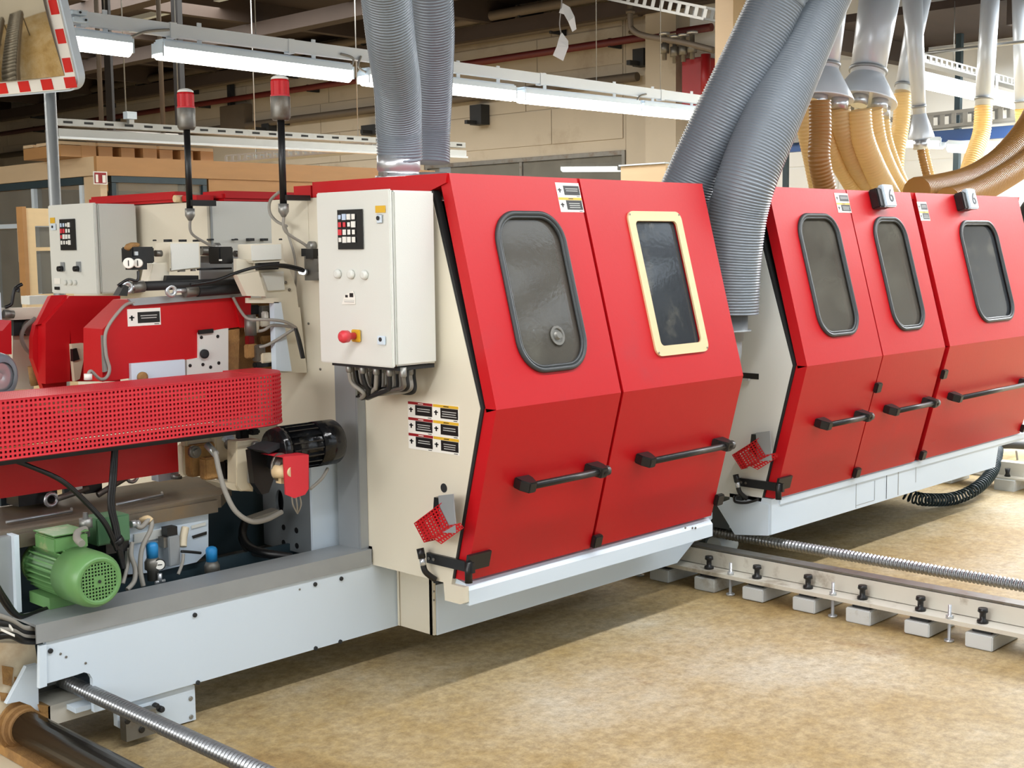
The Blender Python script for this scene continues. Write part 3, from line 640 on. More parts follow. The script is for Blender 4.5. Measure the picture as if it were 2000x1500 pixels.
def make_door(parent, x0, x1, win, hnd, lmx0=None):
    nm = 'hinged_door'
    mb = MB(); wu0, wu1, wz0, wz1, wr = win['r']
    mb.plate_hole((x0, x1, 0, LU), rrect(wu0, wu1, vz(wz0), vz(wz1), wr, 10), lambda a, b, c: up3(a, b, c), 0, -.05)
    mb.prx([(PH[0], PH[1]), (PB[0], PB[1]), (PB[0] + DY, PB[1]), (PH[0] + DY, PH[1])], x0, x1)
    d = part(nm, mb, RED, parent, 'red hinged door with ' + win['txt'])
    hole = rrect(wu0 + .004, wu1 - .004, vz(wz0) + .004, vz(wz1) - .004, wr, 10)
    if win['kind'] == 'rubber':
        ring = rrect(wu0 - .006, wu1 + .006, vz(wz0) - .006, vz(wz1) + .006, wr + .006, 10)
        for k, (off, rr, ww) in enumerate(((0, .010, .004), (.013, .006, .003))):
            rg = rrect(wu0 + off, wu1 - off, vz(wz0) + off, vz(wz1) - off, max(.02, wr - off), 10)
            pts = [up3(a, b, ww) for a, b in rg]
            part('window_seal', MB().sweep(pts + [pts[0], pts[1]], rr, 8, cap=False), SEAL, d)
    else:
        rg = rrect(wu0 + .006, wu1 - .006, vz(wz0) + .006, vz(wz1) - .006, .02, 6)
        mb = MB(); mb.ring(rrect(wu0 - .034, wu1 + .034, vz(wz0) - .034, vz(wz1) + .034, .035, 6), rg, lambda a, b, c: up3(a, b, c), .008, .0)
        part('wooden_window_frame', mb, WOOD, d, 'pale wooden frame round the window')
        for cu in (wu0 - .02, wu1 + .02):
            for cv in (vz(wz0) - .02, vz(wz1) + .02): part('frame_screw', MB().lathe(up3(cu, cv, .007), NU, [(0, .004), (.003, .004)], 8), DSTEEL, d)
    part('window_pane', MB().prism(hole, lambda a, b: up3(a, b, -.014), lambda a, b: up3(a, b, -.008)), win['m'], d)
    if hnd: handle(d, hnd[0], hnd[1], .765)
    return d
def enclosure(name, label, x0, x1, doors, hinges, labels, SIDE, flush):
    t = thing(name, label, 'machine', (x0, 3.4, 0.13))
    prof = [(PT[0], PT[1] - .058), (PH[0], PH[1]), (PB[0], PB[1])]
    off = DY + .014
    side = [(3.327 + off, 1.788), (PH[0] + off, PH[1]), (PB[0] + off, .40), (3.256, .40), (3.256, .345), (3.28, .335), (3.36, .335), (3.366, .40), (3.76, .40), (3.76, .47), (4.34, .47), (4.34, 1.788)]
    if flush: side = side[:3] + [(PB[0] + off, .40), (3.76, .40)] + side[9:]
    part('side_panel', MB().prx(side, x0, x0 + .02), SIDE, t)
    part('rear_side_panel', MB().prx(side[:3] + [(PB[0] + off, .40), (3.76, .40), (3.76, .47), (4.34, .47), (4.34, 1.788)], x1 - .02, x1), SIDE, t)
    part('back_panel', P(((x0 + .02, 4.32, .47), (x1 - .02, 4.34, 1.788))), CREAM, t)
    part('interior_shade', P(((x0 + .02, 3.86, .45), (x1 - .02, 3.88, 1.78))), DARK, t)  # dark sheet stands in for the shade inside the housing
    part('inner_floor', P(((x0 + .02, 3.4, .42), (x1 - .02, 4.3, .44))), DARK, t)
    g0, g1 = DY, DY + .014
    part('door_gasket', MB().prx([(3.327 + g0, 1.79), (PH[0] + g0, PH[1]), (PB[0] + g0, PB[1]), (PB[0] + g1 + .002, PB[1]), (PH[0] + g1 + .002, PH[1]), (3.327 + g1 + .002, 1.79)], x0 + .002, x0 + .03), RUBBER, t)
    part('roof_lid', MB().prx([(PT[0] + .002, PT[1]), (3.318 + .0, 1.815), (3.40, 1.79), (4.066, 1.79), (4.066, 1.848)], x0, x1), RED, t, 'red roof lid')
    part('lid_stop', P(((x0 + .01, 4.09, 1.79), (x0 + .12, 4.2, 1.838))), RED, t)
    part('lid_latch', MB().lathe((x0 + .02, 4.08, 1.815), (1, 0, 0), [(0, .016), (.05, .016)], 12), DSTEEL, t)
    for d in doors: make_door(t, *d)
    if not flush: part('front_sill', MB().prx([(3.254, .331), (3.254, .385), (3.275, .408), (3.32, .418), (3.36, .418), (3.36, .331)], x0 + .02, x1), WHITE, t)
    for (hx, z, s) in hinges:
        v = (z - PB[1]) / FL.z
        part('hinge_block', MB().prism([(hx - .018, v - .028), (hx + .03, v - .028), (hx + .03, v + .022), (hx - .018, v + .022)], lambda a, b: lo3(a, b, 0), lambda a, b: lo3(a, b, .022)), BLACK, t, bevel=.004)
    # corner hinge strap that runs from the side panel onto the first door
    hg = part('corner_hinge', MB().box((x0 - .014, 3.20, .462), (x0, 3.44, .50)), BLACK, t)
    part('hinge_leaf', MB().prism([(x0 - .012, .045), (x0 + .10, .045), (x0 + .10, .105), (x0 - .012, .105)], lambda a, b: lo3(a, b, 0), lambda a, b: lo3(a, b, .012)), BLACK, hg)
    part('hinge_pin', MB().cyl((x0 - .01, 3.225, .425), (x0 - .01, 3.225, .50), .014, 10), BLACK, hg)
    for yy in (3.40, 3.425): part('hinge_screw', MB().lathe((x0 - .014, yy, .481), (-1, 0, 0), [(0, .006), (.003, .006)], 8), DSTEEL, hg)
    for (u0, u1, z0, z1, hd) in labels: warn_label(t, up3, u0, u1, vz(z0), vz(z1), headers=hd, name='warning_label')
    return t
def perf(mb, p00, p10, p11, p01, nu, nv, th, hole=.5):
    p00, p10, p11, p01 = map(Vector, (p00, p10, p11, p01)); nrm = (p10 - p00).cross(p01 - p00).normalized() * th
    def B(a, b): return p00 * (1 - a) * (1 - b) + p10 * a * (1 - b) + p11 * a * b + p01 * (1 - a) * b
    e = (1 - hole) / 2
    for i in range(nu):
        for j in range(nv):
            n = len(mb.v); o = [B(i / nu, j / nv), B((i + 1) / nu, j / nv), B((i + 1) / nu, (j + 1) / nv), B(i / nu, (j + 1) / nv)]
            q = [B((i + e) / nu, (j + e) / nv), B((i + 1 - e) / nu, (j + e) / nv), B((i + 1 - e) / nu, (j + 1 - e) / nv), B((i + e) / nu, (j + 1 - e) / nv)]
            mb.v += [tuple(p) for p in o] + [tuple(p) for p in q] + [tuple(p + nrm) for p in q]
            for k in range(4):
                l = (k + 1) % 4; mb.face((n + k, n + l, n + 4 + l, n + 4 + k)); mb.face((n + 4 + k, n + 4 + l, n + 8 + l, n + 8 + k))
    return mb
def switch_guard(label, x0):
    t = thing('limit_switch_guard', label, 'switch guard', (x0 - .03, 3.30, .62))
    def s3(a, b, c): return Vector((x0 - .012 - c, 3.30 - a, .612 + b))       # a towards the front, b up, c out from the side panel
    part('switch_plate', MB().prism([(-.005, -.01), (.075, .0), (.062, .135), (-.012, .12)], lambda a, b: s3(a, b, .05), lambda a, b: s3(a, b, .055)), GALV, t)
    part('switch_body', MB().prism([(-.05, .03), (.0, .0), (.01, .11), (-.04, .11)], lambda a, b: s3(a, b, .01), lambda a, b: s3(a, b, .05)), BLACK, t)
    dx = Vector((x0 - 3.109, 0, 0))
    def g(px, py, c): return Q(px, py, x=3.109 - c) + dx
    mb = MB(); e0 = Vector((.055, 0, 0))
    A, B_, C_, D_ = g(808, 1022, .07), g(856, 986, .07), g(876, 1026, .07), g(828, 1060, .07)
    perf(mb, A, B_, C_, D_, 9, 7, .002, .52)
    perf(mb, A + e0, B_ + e0, B_, A, 9, 4, .002, .52); perf(mb, A + e0, A, D_, D_ + e0, 4, 7, .002, .52)
    W0, W1, W2, W3 = g(846, 1052, .066), g(900, 1021, .066), g(906, 1031, .066), g(862, 1063, .066)
    perf(mb, D_, C_, W1, W0, 8, 3, .002, .52); perf(mb, W0, W1, W2, W3, 10, 2, .002, .52)
    perf(mb, B_, g(880, 969, .06), g(888, 978, .06), g(864, 996, .06), 5, 2, .002, .52)
    part('perforated_cover', mb, RED, t)
    part('cable_gland', MB().cyl(s3(-.135, -.09, .035), s3(-.125, -.125, .035), .014, 10), BLACK, t)
    part('gland_nut', MB().cyl(s3(-.125, -.125, .035), s3(-.12, -.15, .035), .011, 10), STEEL, t)
    part('flex_cable', MB().sweep(spline([s3(-.12, -.15, .035), s3(-.112, -.175, .03), s3(-.095, -.205, .0)], 6), .011, 8), BLACK, t)
    return t
DK = dict(kind='rubber', m=PANE)
w1 = dict(r=(3.285, 3.635, 1.155, 1.711, .112), txt='rubber sealed window and black bar handle', **DK)
w2 = dict(r=(4.07, 4.35, 1.19, 1.692, .02), kind='wood', m=PANED, txt='pale wooden window frame and black bar handle')
NP = (None, YEL)
E1 = enclosure('machine_enclosure', 'nearer red and cream machine housing with two windowed doors, one wooden framed', 3.109, 4.60,
    [(3.118, 3.784, w1, (3.27, 3.725)), (3.800, 4.592, w2, (3.955, 4.54))],
    [(3.80, .455, 1), (4.60, .50, 1)], [(3.655, 3.787, 1.719, 1.829, NP)], CREAM, False)
wq = lambda a, b, z0, z1: dict(r=(a, b, z0, z1, .10), txt='narrow rubber sealed window and black bar handle', kind='rubber', m=PANE if a < 6 else PANED)
E2 = enclosure('machine_enclosure', 'farther red and white machine housing with three narrow windowed doors', 5.084, 7.83,
    [(5.095, 5.780, wq(5.27, 5.617, 1.165, 1.720), (5.28, 5.715)), (5.790, 6.445, wq(5.965, 6.285, 1.155, 1.709), (5.93, 6.41)), (6.50, 7.80, wq(6.915, 7.372, 1.148, 1.695), (6.63, 7.62))],
    [(5.79, .89, 1), (5.80, .455, 1), (6.49, .90, 1), (6.50, .455, 1), (7.80, .46, 1)], [(5.665, 5.79, 1.735, 1.83, NP), (6.495, 6.60, 1.70, 1.80, NP)], CAB, True)
# inner boss seen dimly through the first pane, keys to depth behind the glass
bx = UP(1090, 655); part('spindle_boss', MB().lathe((bx.x + .02, 3.34, bx.z), (0, -1, 0), [(0, .06), (.02, .06), (.02, .045), (.05, .045), (.05, .02), (.07, .02)], 20), STEEL, E1)
q_ = UP(1090, 655) - NU * .008; wp = part('pane_boss', MB().lathe(q_, NU, [(0, .036), (.008, .036), (.008, .027), (.003, .027), (.003, .016), (.016, .013), (.016, .005)], 22), DSTEEL, E1, 'round metal boss on the first pane')
part('spindle_plate', P(((3.33, 3.36, 1.05), (3.75, 3.38, 1.42))), DSTEEL, E1)
part('hole_plug', MB().lathe(Q(867, 953, x=3.1085) , (-1, 0, 0), [(0, .0165), (.001, .0165)], 18), DARK, E1)
lq0, lq1 = Q(797, 783, x=3.109), Q(898, 890, x=3.109)
warn_label(E1, lambda a, b, c: Vector((3.109 - c, 3.37 - a, b)), 3.37 - lq0.y, 3.37 - lq1.y, lq1.z, lq0.z, cols=2, rows=3, name='warning_label_sheet')
# ledge, drawer box and body under the nearer housing
part('drawer_box', MB().pry([(3.245, .136), (4.745, .136), (5.02, .30), (5.02, .33), (3.245, .33)], 3.553, 3.79), WHITE, E1)
part('drawer_side', MB().box((3.228, 3.553, .136), (3.245, 3.76, .395)).box((3.222, 3.556, .136), (3.228, 3.575, .375)).box((3.222, 3.74, .136), (3.228, 3.758, .39)).box((3.222, 3.575, .352), (3.228, 3.74, .372)), CREAM, E1)
part('drawer_slot', MB().box((3.224, 3.52, .34), (3.26, 3.553, .40)), DARK, E1)
for px, py in ((848, 1155), (848, 1172)): bolt('box_screw', Q(px, py, x=3.228), (-1, 0, 0), .004, .003, DSTEEL, E1)
for px in (1338, 1352, 1358):
    p = Q(px, 1031, y=3.254); bolt('sill_bolt', p, (0, -1, 0), .005, .004, DSTEEL, E1)
# rear opening with the pneumatic valve block on the side wall
part('wall_opening', spx(MB(), (588, 484), (617, 502), 3.1085, .001), DARK, E1)
vb = part('valve_block', spx(MB(), (594, 500), (622, 548), 3.06, .048), DSTEEL, E1)
for (a, b) in (((596, 486), (612, 506)), ((612, 505), (622, 516)), ((611, 517), (621, 528)), ((612, 530), (624, 545))): part('valve_knob', spx(MB(), a, b, 3.04, .05), BLACK if a[0] < 600 else DSTEEL, vb)
for px, py in ((588, 530), (592, 531)): part('valve_fitting', MB().cyl(Q(px, py, x=3.03), Q(px + 6, py + 1, x=3.06), .012, 10), STEEL, vb)
part('access_plate', spx(MB(), (552, 384), (603, 472), 3.106, .003), CREAM, E1)
for px, py in ((626, 721), (658, 724), (603, 632)): bolt('wall_screw', Q(px, py, x=3.108), (-1, 0, 0), .005, .004, DSTEEL, E1)
# farther housing: lower beam, wire gland, labels on boxes
fy = 3.268
def fx(px, py): p = Q(px, py, y=fy); return (p.x, p.z)
part('lower_beam', MB().pry([(5.084, .418), (5.084, .252), (7.49, .252), fx(1950, 872), (7.95, .37), (7.95, .418)], fy, 3.50), WHITE, E2)
part('beam_ledge', P(((5.15, fy - .006, .385), (7.9, fy, .414))), WHITE, E2)
part('beam_end', MB().prism([(p.y, p.z) for p in (Q(1400, 985, x=5.084), Q(1436, 1044, x=5.084), Q(1502, 1046, x=5.084), Q(1502, 985, x=5.084), Q(1440, 970, x=5.084))], lambda a, b: (5.08, a, b), lambda a, b: (5.30, a, b)), WHITE, E2)
part('rear_beam', P(((5.45, 3.9, .0), (7.6, 4.2, .45))), BLUEGREY, E2)
for px, a_, b_ in ((1672, .256, .40), (1708, .27, .375), (1731, .256, .385), (1754, .26, .385), (1788, .30, .40)):
    q_ = Q(px, 950, y=fy); part('panel_joint', MB().box((q_.x - .003, fy - .0015, a_), (q_.x + .003, fy, b_)), DARK if px == 1731 else GALV, E2)
part('hatch_edge', P(((Q(1672, 950, y=fy).x, fy - .0015, .268), (Q(1708, 950, y=fy).x, fy, .273))), GALV, E2)
part('latch_slot', spx(MB(), (1449, 727), (1482, 742), 5.08, .004), BLACK, E2)
part('latch_tongue', spx(MB(), (1447, 738), (1462, 745), 5.06, .02), STEEL, E2)
part('cable_hook', MB().sweep(spline([Q(1434, 968, x=5.07), Q(1436, 980, x=5.06), Q(1458, 982, x=5.06), Q(1482, 975, x=5.07)], 6), .006, 8), BLACK, E2)
part('side_foot', spx(MB(), (1437, 968), (1449, 978), 5.06, .02), BLACK, E2)
for u, ch in ((6.075, '6'), (7.02, '6')):
    b = part('door_switch', MB().prism([(u - .075, .735), (u + .045, .735), (u + .045, .835), (u - .075, .835)], lambda a, b: up3(a, b, 0), lambda a, b: up3(a, b, .05)), BLACK, E2, bevel=.006)
    part('white_cover', MB().prism([(u - .03, .735), (u + .075, .735), (u + .075, .85), (u - .03, .85)], lambda a, b: up3(a, b, .03), lambda a, b: up3(a, b, .062)), WHITE, b, bevel=.005)
    cu = bpy.data.curves.new('numeral', 'FONT'); cu.body = ch; cu.size = .095; cu.extrude = .001; cu.align_x = 'CENTER'
    tmp = bpy.data.objects.new('numeral_curve', cu); COL.objects.link(tmp); bpy.context.view_layer.update()
    me = bpy.data.meshes.new_from_object(tmp.evaluated_get(bpy.context.evaluated_depsgraph_get())); bpy.data.objects.remove(tmp); me.materials.clear(); me.materials.append(LABELB)
    o = bpy.data.objects.new('numeral', me); COL.objects.link(o); o.parent = b
    rot = Matrix((Vector((1, 0, 0)), FU, NU)).transposed().to_4x4(); rot.translation = up3(u + .03, .76, .0635) - Vector(E2['base']); o.matrix_local = rot
switch_guard('red perforated switch guard on the cream side of the nearer housing', 3.109)
switch_guard('red perforated switch guard on the pale side of the farther housing', 5.084)
# ---- opposite machine seen across the gap
E0 = thing('opposite_machine', 'cream machine body with red lids standing behind the red label hood', 'machine', (3.11, 4.80, 0))
part('body_side', P(((3.11, 4.80, 0), (3.13, 6.0, 1.80))), CREAM, E0); part('body_front', P(((3.13, 4.80, 0), (4.6, 4.82, 1.80))), CAB, E0, 'pale grey front panel')
part('body_seam', P(((3.125, 4.795, .01), (3.135, 4.80, 1.80))), GALV, E0)
part('body_top', P(((3.13, 4.82, 1.78), (4.6, 6.0, 1.80))), CREAM, E0)
part('side_lid', MB().box((3.09, 5.02, 1.80), (3.2, 5.78, 1.85)), RED, E0, bevel=.012); part('front_lid', MB().box((3.2, 4.81, 1.80), (4.5, 5.0, 1.848)), RED, E0, bevel=.012)
part('lid_corner', P(((3.10, 4.86, 1.80), (3.19, 4.98, 1.83))), RED, E0); part('latch_pin', MB().cyl((3.08, 5.0, 1.815), (3.12, 5.0, 1.815), .016, 10), WOOD, E0)
for i, px in enumerate((329, 358, 385, 412, 460, 490, 517)):
    p = Q(px, 470 if px < 400 else 468, y=4.78); part('edge_clip', MB().box((p.x - .012, 4.77, p.z - .006), (p.x + .012, 4.80, p.z + .006)), DARK, E0)
# ================================================================== CONTROL CABINETS
def cabinet(label, y0, y1, z0, z1, n):
    t = thing('control_cabinet', label, 'cabinet', (2.9, (y0 + y1) / 2, z0), 'grey control cabinets')
    part('cabinet_body', P(((2.897, y0 + .004, z0 + .004), (3.085, y1 - .004, z1 - .004))), CAB, t, bevel=.006)
    d = part('cabinet_door', P(((2.875, y0, z0), (2.892, y1, z1))), CAB, t, bevel=.004)
    return t, d
def c3(y0): return lambda a, b, c: Vector((2.875 - c, y0 - a, b))
C1, D1 = cabinet('grey control cabinet with red stop button on the nearer machine', 3.345, 3.745, 1.188, 1.792, 1)
def keypad(parent, tl, br, rows, cols, colour, x=2.875):
    a, b = Q(*tl, x=x), Q(*br, x=x)
    k = part('keypad', P(((x - .008, b.y, b.z), (x, a.y, a.z))), BLACK, parent, 'black keypad')
    W, H = a.y - b.y, a.z - b.z
    for r in range(rows):
        for c in range(cols):
            ya = a.y - W * (.07 + .71 * c / cols); zb = a.z - H * (.12 + .74 * r / rows)
            m = KEYB if (r == 0 and c < 2) else KEYR if (r == 1 and c < 2) or (r == 2 and c == 0) else KEYW
            part('key', P(((x - .012, ya - W * .71 / cols * .8, zb - H * .74 / rows * .8), (x - .008, ya, zb))), m, k)
keypad(D1, (660, 409), (712, 488), 4, 4, None)
part('yellow_label', spx(MB(), (732, 401), (753, 416), 2.873, .002), YEL, D1)
for a, b, c in (((733, 418), (746, 437), (738, 426)), ((736, 656), (751, 674), (743, 663))):
    l = part('door_lock', spx(MB(), a, b, 2.868, .007), WHITE, D1, bevel=.002); part('key_slot', MB().lathe(Q(*c, x=2.868), (-1, 0, 0), [(0, .0075), (.002, .0075)], 12), DARK, l)
for px, py in ((661, 535), (687, 536), (713, 537)): part('indicator_lamp', MB().lathe(Q(px, py, x=2.875), (-1, 0, 0), [(0, .0165), (.006, .0165), (.012, .014), (.014, .009)], 18), CAB, D1)
st = part('paper_sticker', MB().prism([(Q(668, 576, x=2.875).y, Q(668, 594, x=2.875).z), (Q(694, 576, x=2.875).y, Q(694, 594, x=2.875).z), (Q(694, 576, x=2.875).y, Q(694, 580, x=2.875).z), (Q(690, 568, x=2.875).y, Q(690, 568, x=2.875).z), (Q(674, 578, x=2.875).y, Q(674, 576, x=2.875).z)], lambda a, b: (2.873, a, b), lambda a, b: (2.875, a, b)), LABELW, D1)
for a, b in (((674, 576), (679, 581)), ((682, 572), (690, 581)), ((671, 586), (692, 587)), ((672, 589), (692, 590))): part('sticker_print', spx(MB(), a, b, 2.8722, .001), LABELB if a[1] < 585 else TEXTW, st)
eb = part('stop_button_plate', spx(MB(), (683, 642), (701, 670), 2.86, .015), YEL, D1, 'yellow plate', bevel=.003)
ep = Q(692, 656, x=2.86); part('stop_button', MB().lathe(ep, (-1, 0, 0), [(0, .012), (.028, .012), (.03, .021), (.05, .022), (.058, .018), (.062, .01)], 20), KEYR, eb, 'red mushroom button')
C2, D2 = cabinet('grey control cabinet with two rotary switches on the opposite machine', 5.325, 5.75, 1.402, 1.806, 2)
keypad(D2, (118, 428), (150, 489), 4, 4, None)
part('yellow_label', spx(MB(), (97, 425), (107, 436), 2.873, .002), YEL, D2); l = part('door_lock', spx(MB(), (98, 437), (108, 450), 2.868, .007), WHITE, D2); part('key_slot', MB().lathe(Q(102, 443, x=2.868), (-1, 0, 0), [(0, .006), (.002, .006)], 10), DARK, l)
for a, b in (((116, 511), (125, 531)), ((148, 511), (156, 531))):
    s_ = part('rotary_switch', spx(MB(), a, b, 2.868, .007), GALV, D2); c = Q((a[0] + b[0]) / 2, a[1] + 14, x=2.868); part('switch_knob', MB().lathe(c, (-1, 0, 0), [(0, .014), (.02, .012)], 14), BLACK, s_)
for px in (129, 139, 148): part('indicator_lamp', MB().lathe(Q(px, 552, x=2.875), (-1, 0, 0), [(0, .012), (.008, .012), (.01, .008)], 16), CAB, D2)
part('name_plate', spx(MB(), (105, 542), (118, 556), 2.872, .003), LABELW, D2); part('socket', spx(MB(), (106, 560), (114, 566), 2.868, .007), BLACK, D2)
# cables below the first cabinet
gb = part('gland_plate', P(((2.91, 3.36, 1.176), (3.08, 3.72, 1.190))), DARK, C1)
rc = random.Random(5)
for i in range(20):
    px = 682 + i * 6.6; py = 716 + (10 if 4 < i < 17 else 4)
    s = Q(px, py, x=2.93 + .035 * (i % 4)); s.z = 1.178; e = Q(706 + (i % 6) * 3, 778 - (i % 4) * 3, x=2.99)
    mid = Q(px + (6 if i < 6 else -1), 748 + i * .8 + rc.uniform(-3, 3), x=2.94 + .03 * (i % 4)); m2 = Q(718 + (px - 700) * .4, 768 - (i % 3) * 4, x=2.96 + .01 * (i % 4))
    cable('control_cable', [s, s - Vector((0, 0, .03)), mid, m2, e], .0078, (GREYC, DSTEEL, RUBBER, GREYC, RUBBER)[i % 5], C1)
    if i % 2 == 0: part('cable_gland', MB().lathe(s, (0, 0, -1), [(-.01, .012), (.02, .012), (.025, .009)], 10), TRAY, C1)
# ================================================================== BASE BEAM OF THE NEARER SIDE
BB = thing('base_beam', 'long white base beam with a grey channel on top at lower left', 'beam', (1.6, 3.76, .13))
def y3(px, py, y): p = Q(px, py, y=y); return (p.x, p.z)
YB = 3.761
body = part('beam_front', MB().pry([y3(92, 1335, YB), y3(150, 1318, YB), y3(164, 1313, YB), y3(175, 1316, YB), y3(181, 1326, YB), y3(182, 1343, YB), (y3(182, 1343, YB)[0], .136), (3.24, .136), (3.24, .404), (y3(90, 1262, YB)[0], .404)], YB, 3.78), WHITE, BB)
part('beam_web', P(((1.9, 3.78, .14), (3.24, 4.1, .16))), WHITE, BB)
part('beam_back', P(((1.80, 4.08, .14), (4.7, 4.1, .46))), BLUEGREY, BB)
part('slot_dark', P(((1.80, 4.0, .20), (2.05, 4.01, .33))), BLUEGREY, BB); part('slot_pipe', MB().cyl((1.8, 3.98, .215), (2.1, 3.96, .23), .035, 14), GALV, BB)
part('end_plate', MB().pry([y3(78, 1262, 3.755), y3(91, 1259, 3.755), y3(92, 1340, 3.755), y3(77, 1345, 3.755)], 3.755, 3.772), WHITE, BB)
part('top_channel', MB().prx([(3.752, .404), (3.758, .404), (3.758, .455), (3.905, .455), (3.905, .463), (3.752, .463)], 1.772, 3.10), GALV, BB, 'grey folded steel channel')
for px, py in ((98, 1271), (380, 1201), (615, 1141), (666, 1130), (386, 1333), (616, 1266), (664, 1253)): bolt('beam_bolt', Q(px, py, y=3.761), (0, -1, 0), .008, .007, DARK, BB)
for px, py in ((118, 1277), (129, 1283), (167, 1295), (585, 1151)): bolt('small_screw', Q(px, py, y=3.761), (0, -1, 0), .004, .003, DSTEEL, BB)
fp = part('foot_plate', MB().pry([(2.10, .01), (2.33, .005), (2.33, .125), (2.32, .132), (2.04, .132), (2.04, .06)], 3.775, 3.80), WHITE, BB)
for px, py in ((372, 1364), (373, 1400)): bolt('plate_bolt', Q(px, py, y=3.775), (0, -1, 0), .008, .004, TRAY, BB)
for px, py in ((302, 1378), (312, 1384)): bolt('plate_stud', Q(px, py, y=3.77), (0, -1, 0), .011, .02, DARK, BB)
part('lower_block', MB().pry([y3(94, 1380, 3.84), y3(160, 1361, 3.84), y3(214, 1384, 3.84), y3(112, 1414, 3.84), y3(95, 1410, 3.84)], 3.84, 3.98), RAILW, BB)
lb = part('nut_bracket', fpx(MB(), (245, 1400), (308, 1432), 3.72, .04), DSTEEL, BB)
for px, py in ((249, 1408), (277, 1425)): bolt('bracket_hole', Q(px, py, y=3.72), (0, -1, 0), .011, .003, BLACK, BB)
# rust covered end bracket that rides on the guide bar
EB = thing('end_bracket', 'rust stained white end bracket clamped round the dark guide bar', 'bracket', (1.5, 3.72, 0))
part('bracket_plate', MB().pry([y3(13, 1375, 3.85), y3(52, 1302, 3.85), y3(74, 1297, 3.85), y3(76, 1392, 3.85), y3(60, 1378, 3.85), y3(38, 1370, 3.85)], 3.85, 3.87), WHITE, EB)
part('bracket_body', MB().pry([y3(-60, 1255, 3.88), y3(68, 1258, 3.88), y3(74, 1300, 3.88), y3(76, 1395, 3.88), y3(30, 1410, 3.88), y3(-60, 1440, 3.88)], 3.88, 4.0), DIRTY, EB)
for k, (px, py, w_, h_) in enumerate(((4, 1300, 22, 40), (28, 1322, 16, 30), (0, 1352, 26, 18))): part('rust_patch', MB().pry([y3(px, py, 3.878), y3(px + w_, py + 4, 3.878), y3(px + w_ * .8, py + h_, 3.878), y3(px + 2, py + h_ * .9, 3.878)], 3.876, 3.88), RUST, EB)
gd = Vector((0, -1, 0)); g0 = Q(36, 1412, z=.118)
part('clamp_ring', MB().lathe(g0 - gd * .05, gd, [(0, .082), (.08, .082), (.08, .07), (.10, .07), (.10, .058), (.115, .058), (.115, .02)], 28), RUST, EB)
part('clamp_foot', MB().pry([y3(70, 1374, 3.86), y3(92, 1376, 3.86), y3(93, 1410, 3.86), y3(78, 1404, 3.86)], 3.84, 3.90), RUST, EB)
GB = thing('guide_bar', 'thick dark oily round guide bar at the lower left corner', 'bar', tuple(g0))
part('bar', MB().sweep([g0 - gd * .3, g0 + gd * 4.2], .052, 24), OLIVE, GB)
FR = thing('floor_rail', 'sawdust covered floor rail under the dark guide bar', 'rail', (g0.x, 3.2, 0))
rx = g0.x
part('rail_base', P(((rx - .26, -.3, 0), (rx + .03, 4.3, .03))), DIRTY, FR); part('rail_web', P(((rx - .06, -.3, .03), (rx + .01, 4.3, .066))), RUST, FR)
SL = thing('leadscrew', 'dark threaded leadscrew running out under the white base beam at lower left', 'leadscrew', (1.945, 3.2, .2))
def screw(parent, x, y0, y1, z, r, pitch):
    n = int((y1 - y0) / pitch); pts = []; rad = []
    for i in range(n * 4 + 1):
        pts.append((x, y0 + i * pitch / 4, z)); rad.append(r * (1.0, 1.0, .74, .74)[i % 4])
    part('thread', MB().sweep(pts, rad, 18), SCREW, parent)
screw(SL, 1.948, .6, 4.05, .2, .0255, .016); part('nut_housing', P(((1.88, 3.98, .15), (2.02, 4.08, .26))), DSTEEL, SL)
# ================================================================== RIGHT FLOOR RAIL AND SCREW
RR = thing('support_rail', 'long chipped white steel rail on blocks running across the floor at right', 'rail', (4.95, 2.5, 0), None)
part('rail_web', P(((4.925, -1.2, .095), (4.985, 4.4, .172))), RAILW, RR); part('rail_flange', MB().prx([(-1.2, .078), (4.4, .078), (4.4, .095), (-1.2, .095)], 4.84, 5.08), RAILW, RR)
part('rail_top', P(((4.93, -1.2, .172), (5.0, 4.4, .182))), DSTEEL, RR)
by = [3.525 - .262 * k for k in range(-1, 13)]
for k, y in enumerate(by):
    b = part('support_block', MB().box((4.835, y - .115, 0), (5.09, y + .0, .062)), BLOCKW, RR, bevel=.004)
    part('shim_pad', P(((4.855, y - .10, .062), (5.05, y - .02, .078))), DARK, b)
    part('levelling_bolt', MB().lathe((4.885, y + .01 - .06, .095), (0, 0, 1), [(0, .022), (.012, .022), (.016, .012), (.04, .012), (.045, .020), (.06, .018)], 10), BLACK, b)
    if k % 2 == 0: part('anchor_rod', MB().lathe((4.86, y + .075, 0), (0, 0, 1), [(0, .02), (.008, .02), (.008, .007), (.15, .007)], 8), STEEL, b)
    if k % 2 == 0: part('anchor_nut', MB().lathe((4.86, y + .075, .095), (0, 0, 1), [(0, .015), (.014, .015)], 6), STEEL, b)
SR = thing('leadscrew', 'grey threaded leadscrew above the floor between the two red housings', 'leadscrew', (5.23, 2.9, .17)); screw(SR, 5.25, -1.2, 4.2, .172, .026, .018)
part('screw_nut', P(((5.19, 3.95, .12), (5.31, 4.05, .24))), DSTEEL, SR)
t = thing('rail_shoe', 'small white bearing shoe on the rail below the right end of the nearer housing', 'bracket', tuple(Q(1412, 1070, z=.14)))
part('shoe_body', MB().lathe(Q(1395, 1068, z=.10), (1, -.1, 0), [(0, .05), (.12, .05), (.15, .03)], 14), WHITE, t); part('shoe_block', P(((4.87, 3.62, .182), (5.03, 3.8, .30))), DSTEEL, t)
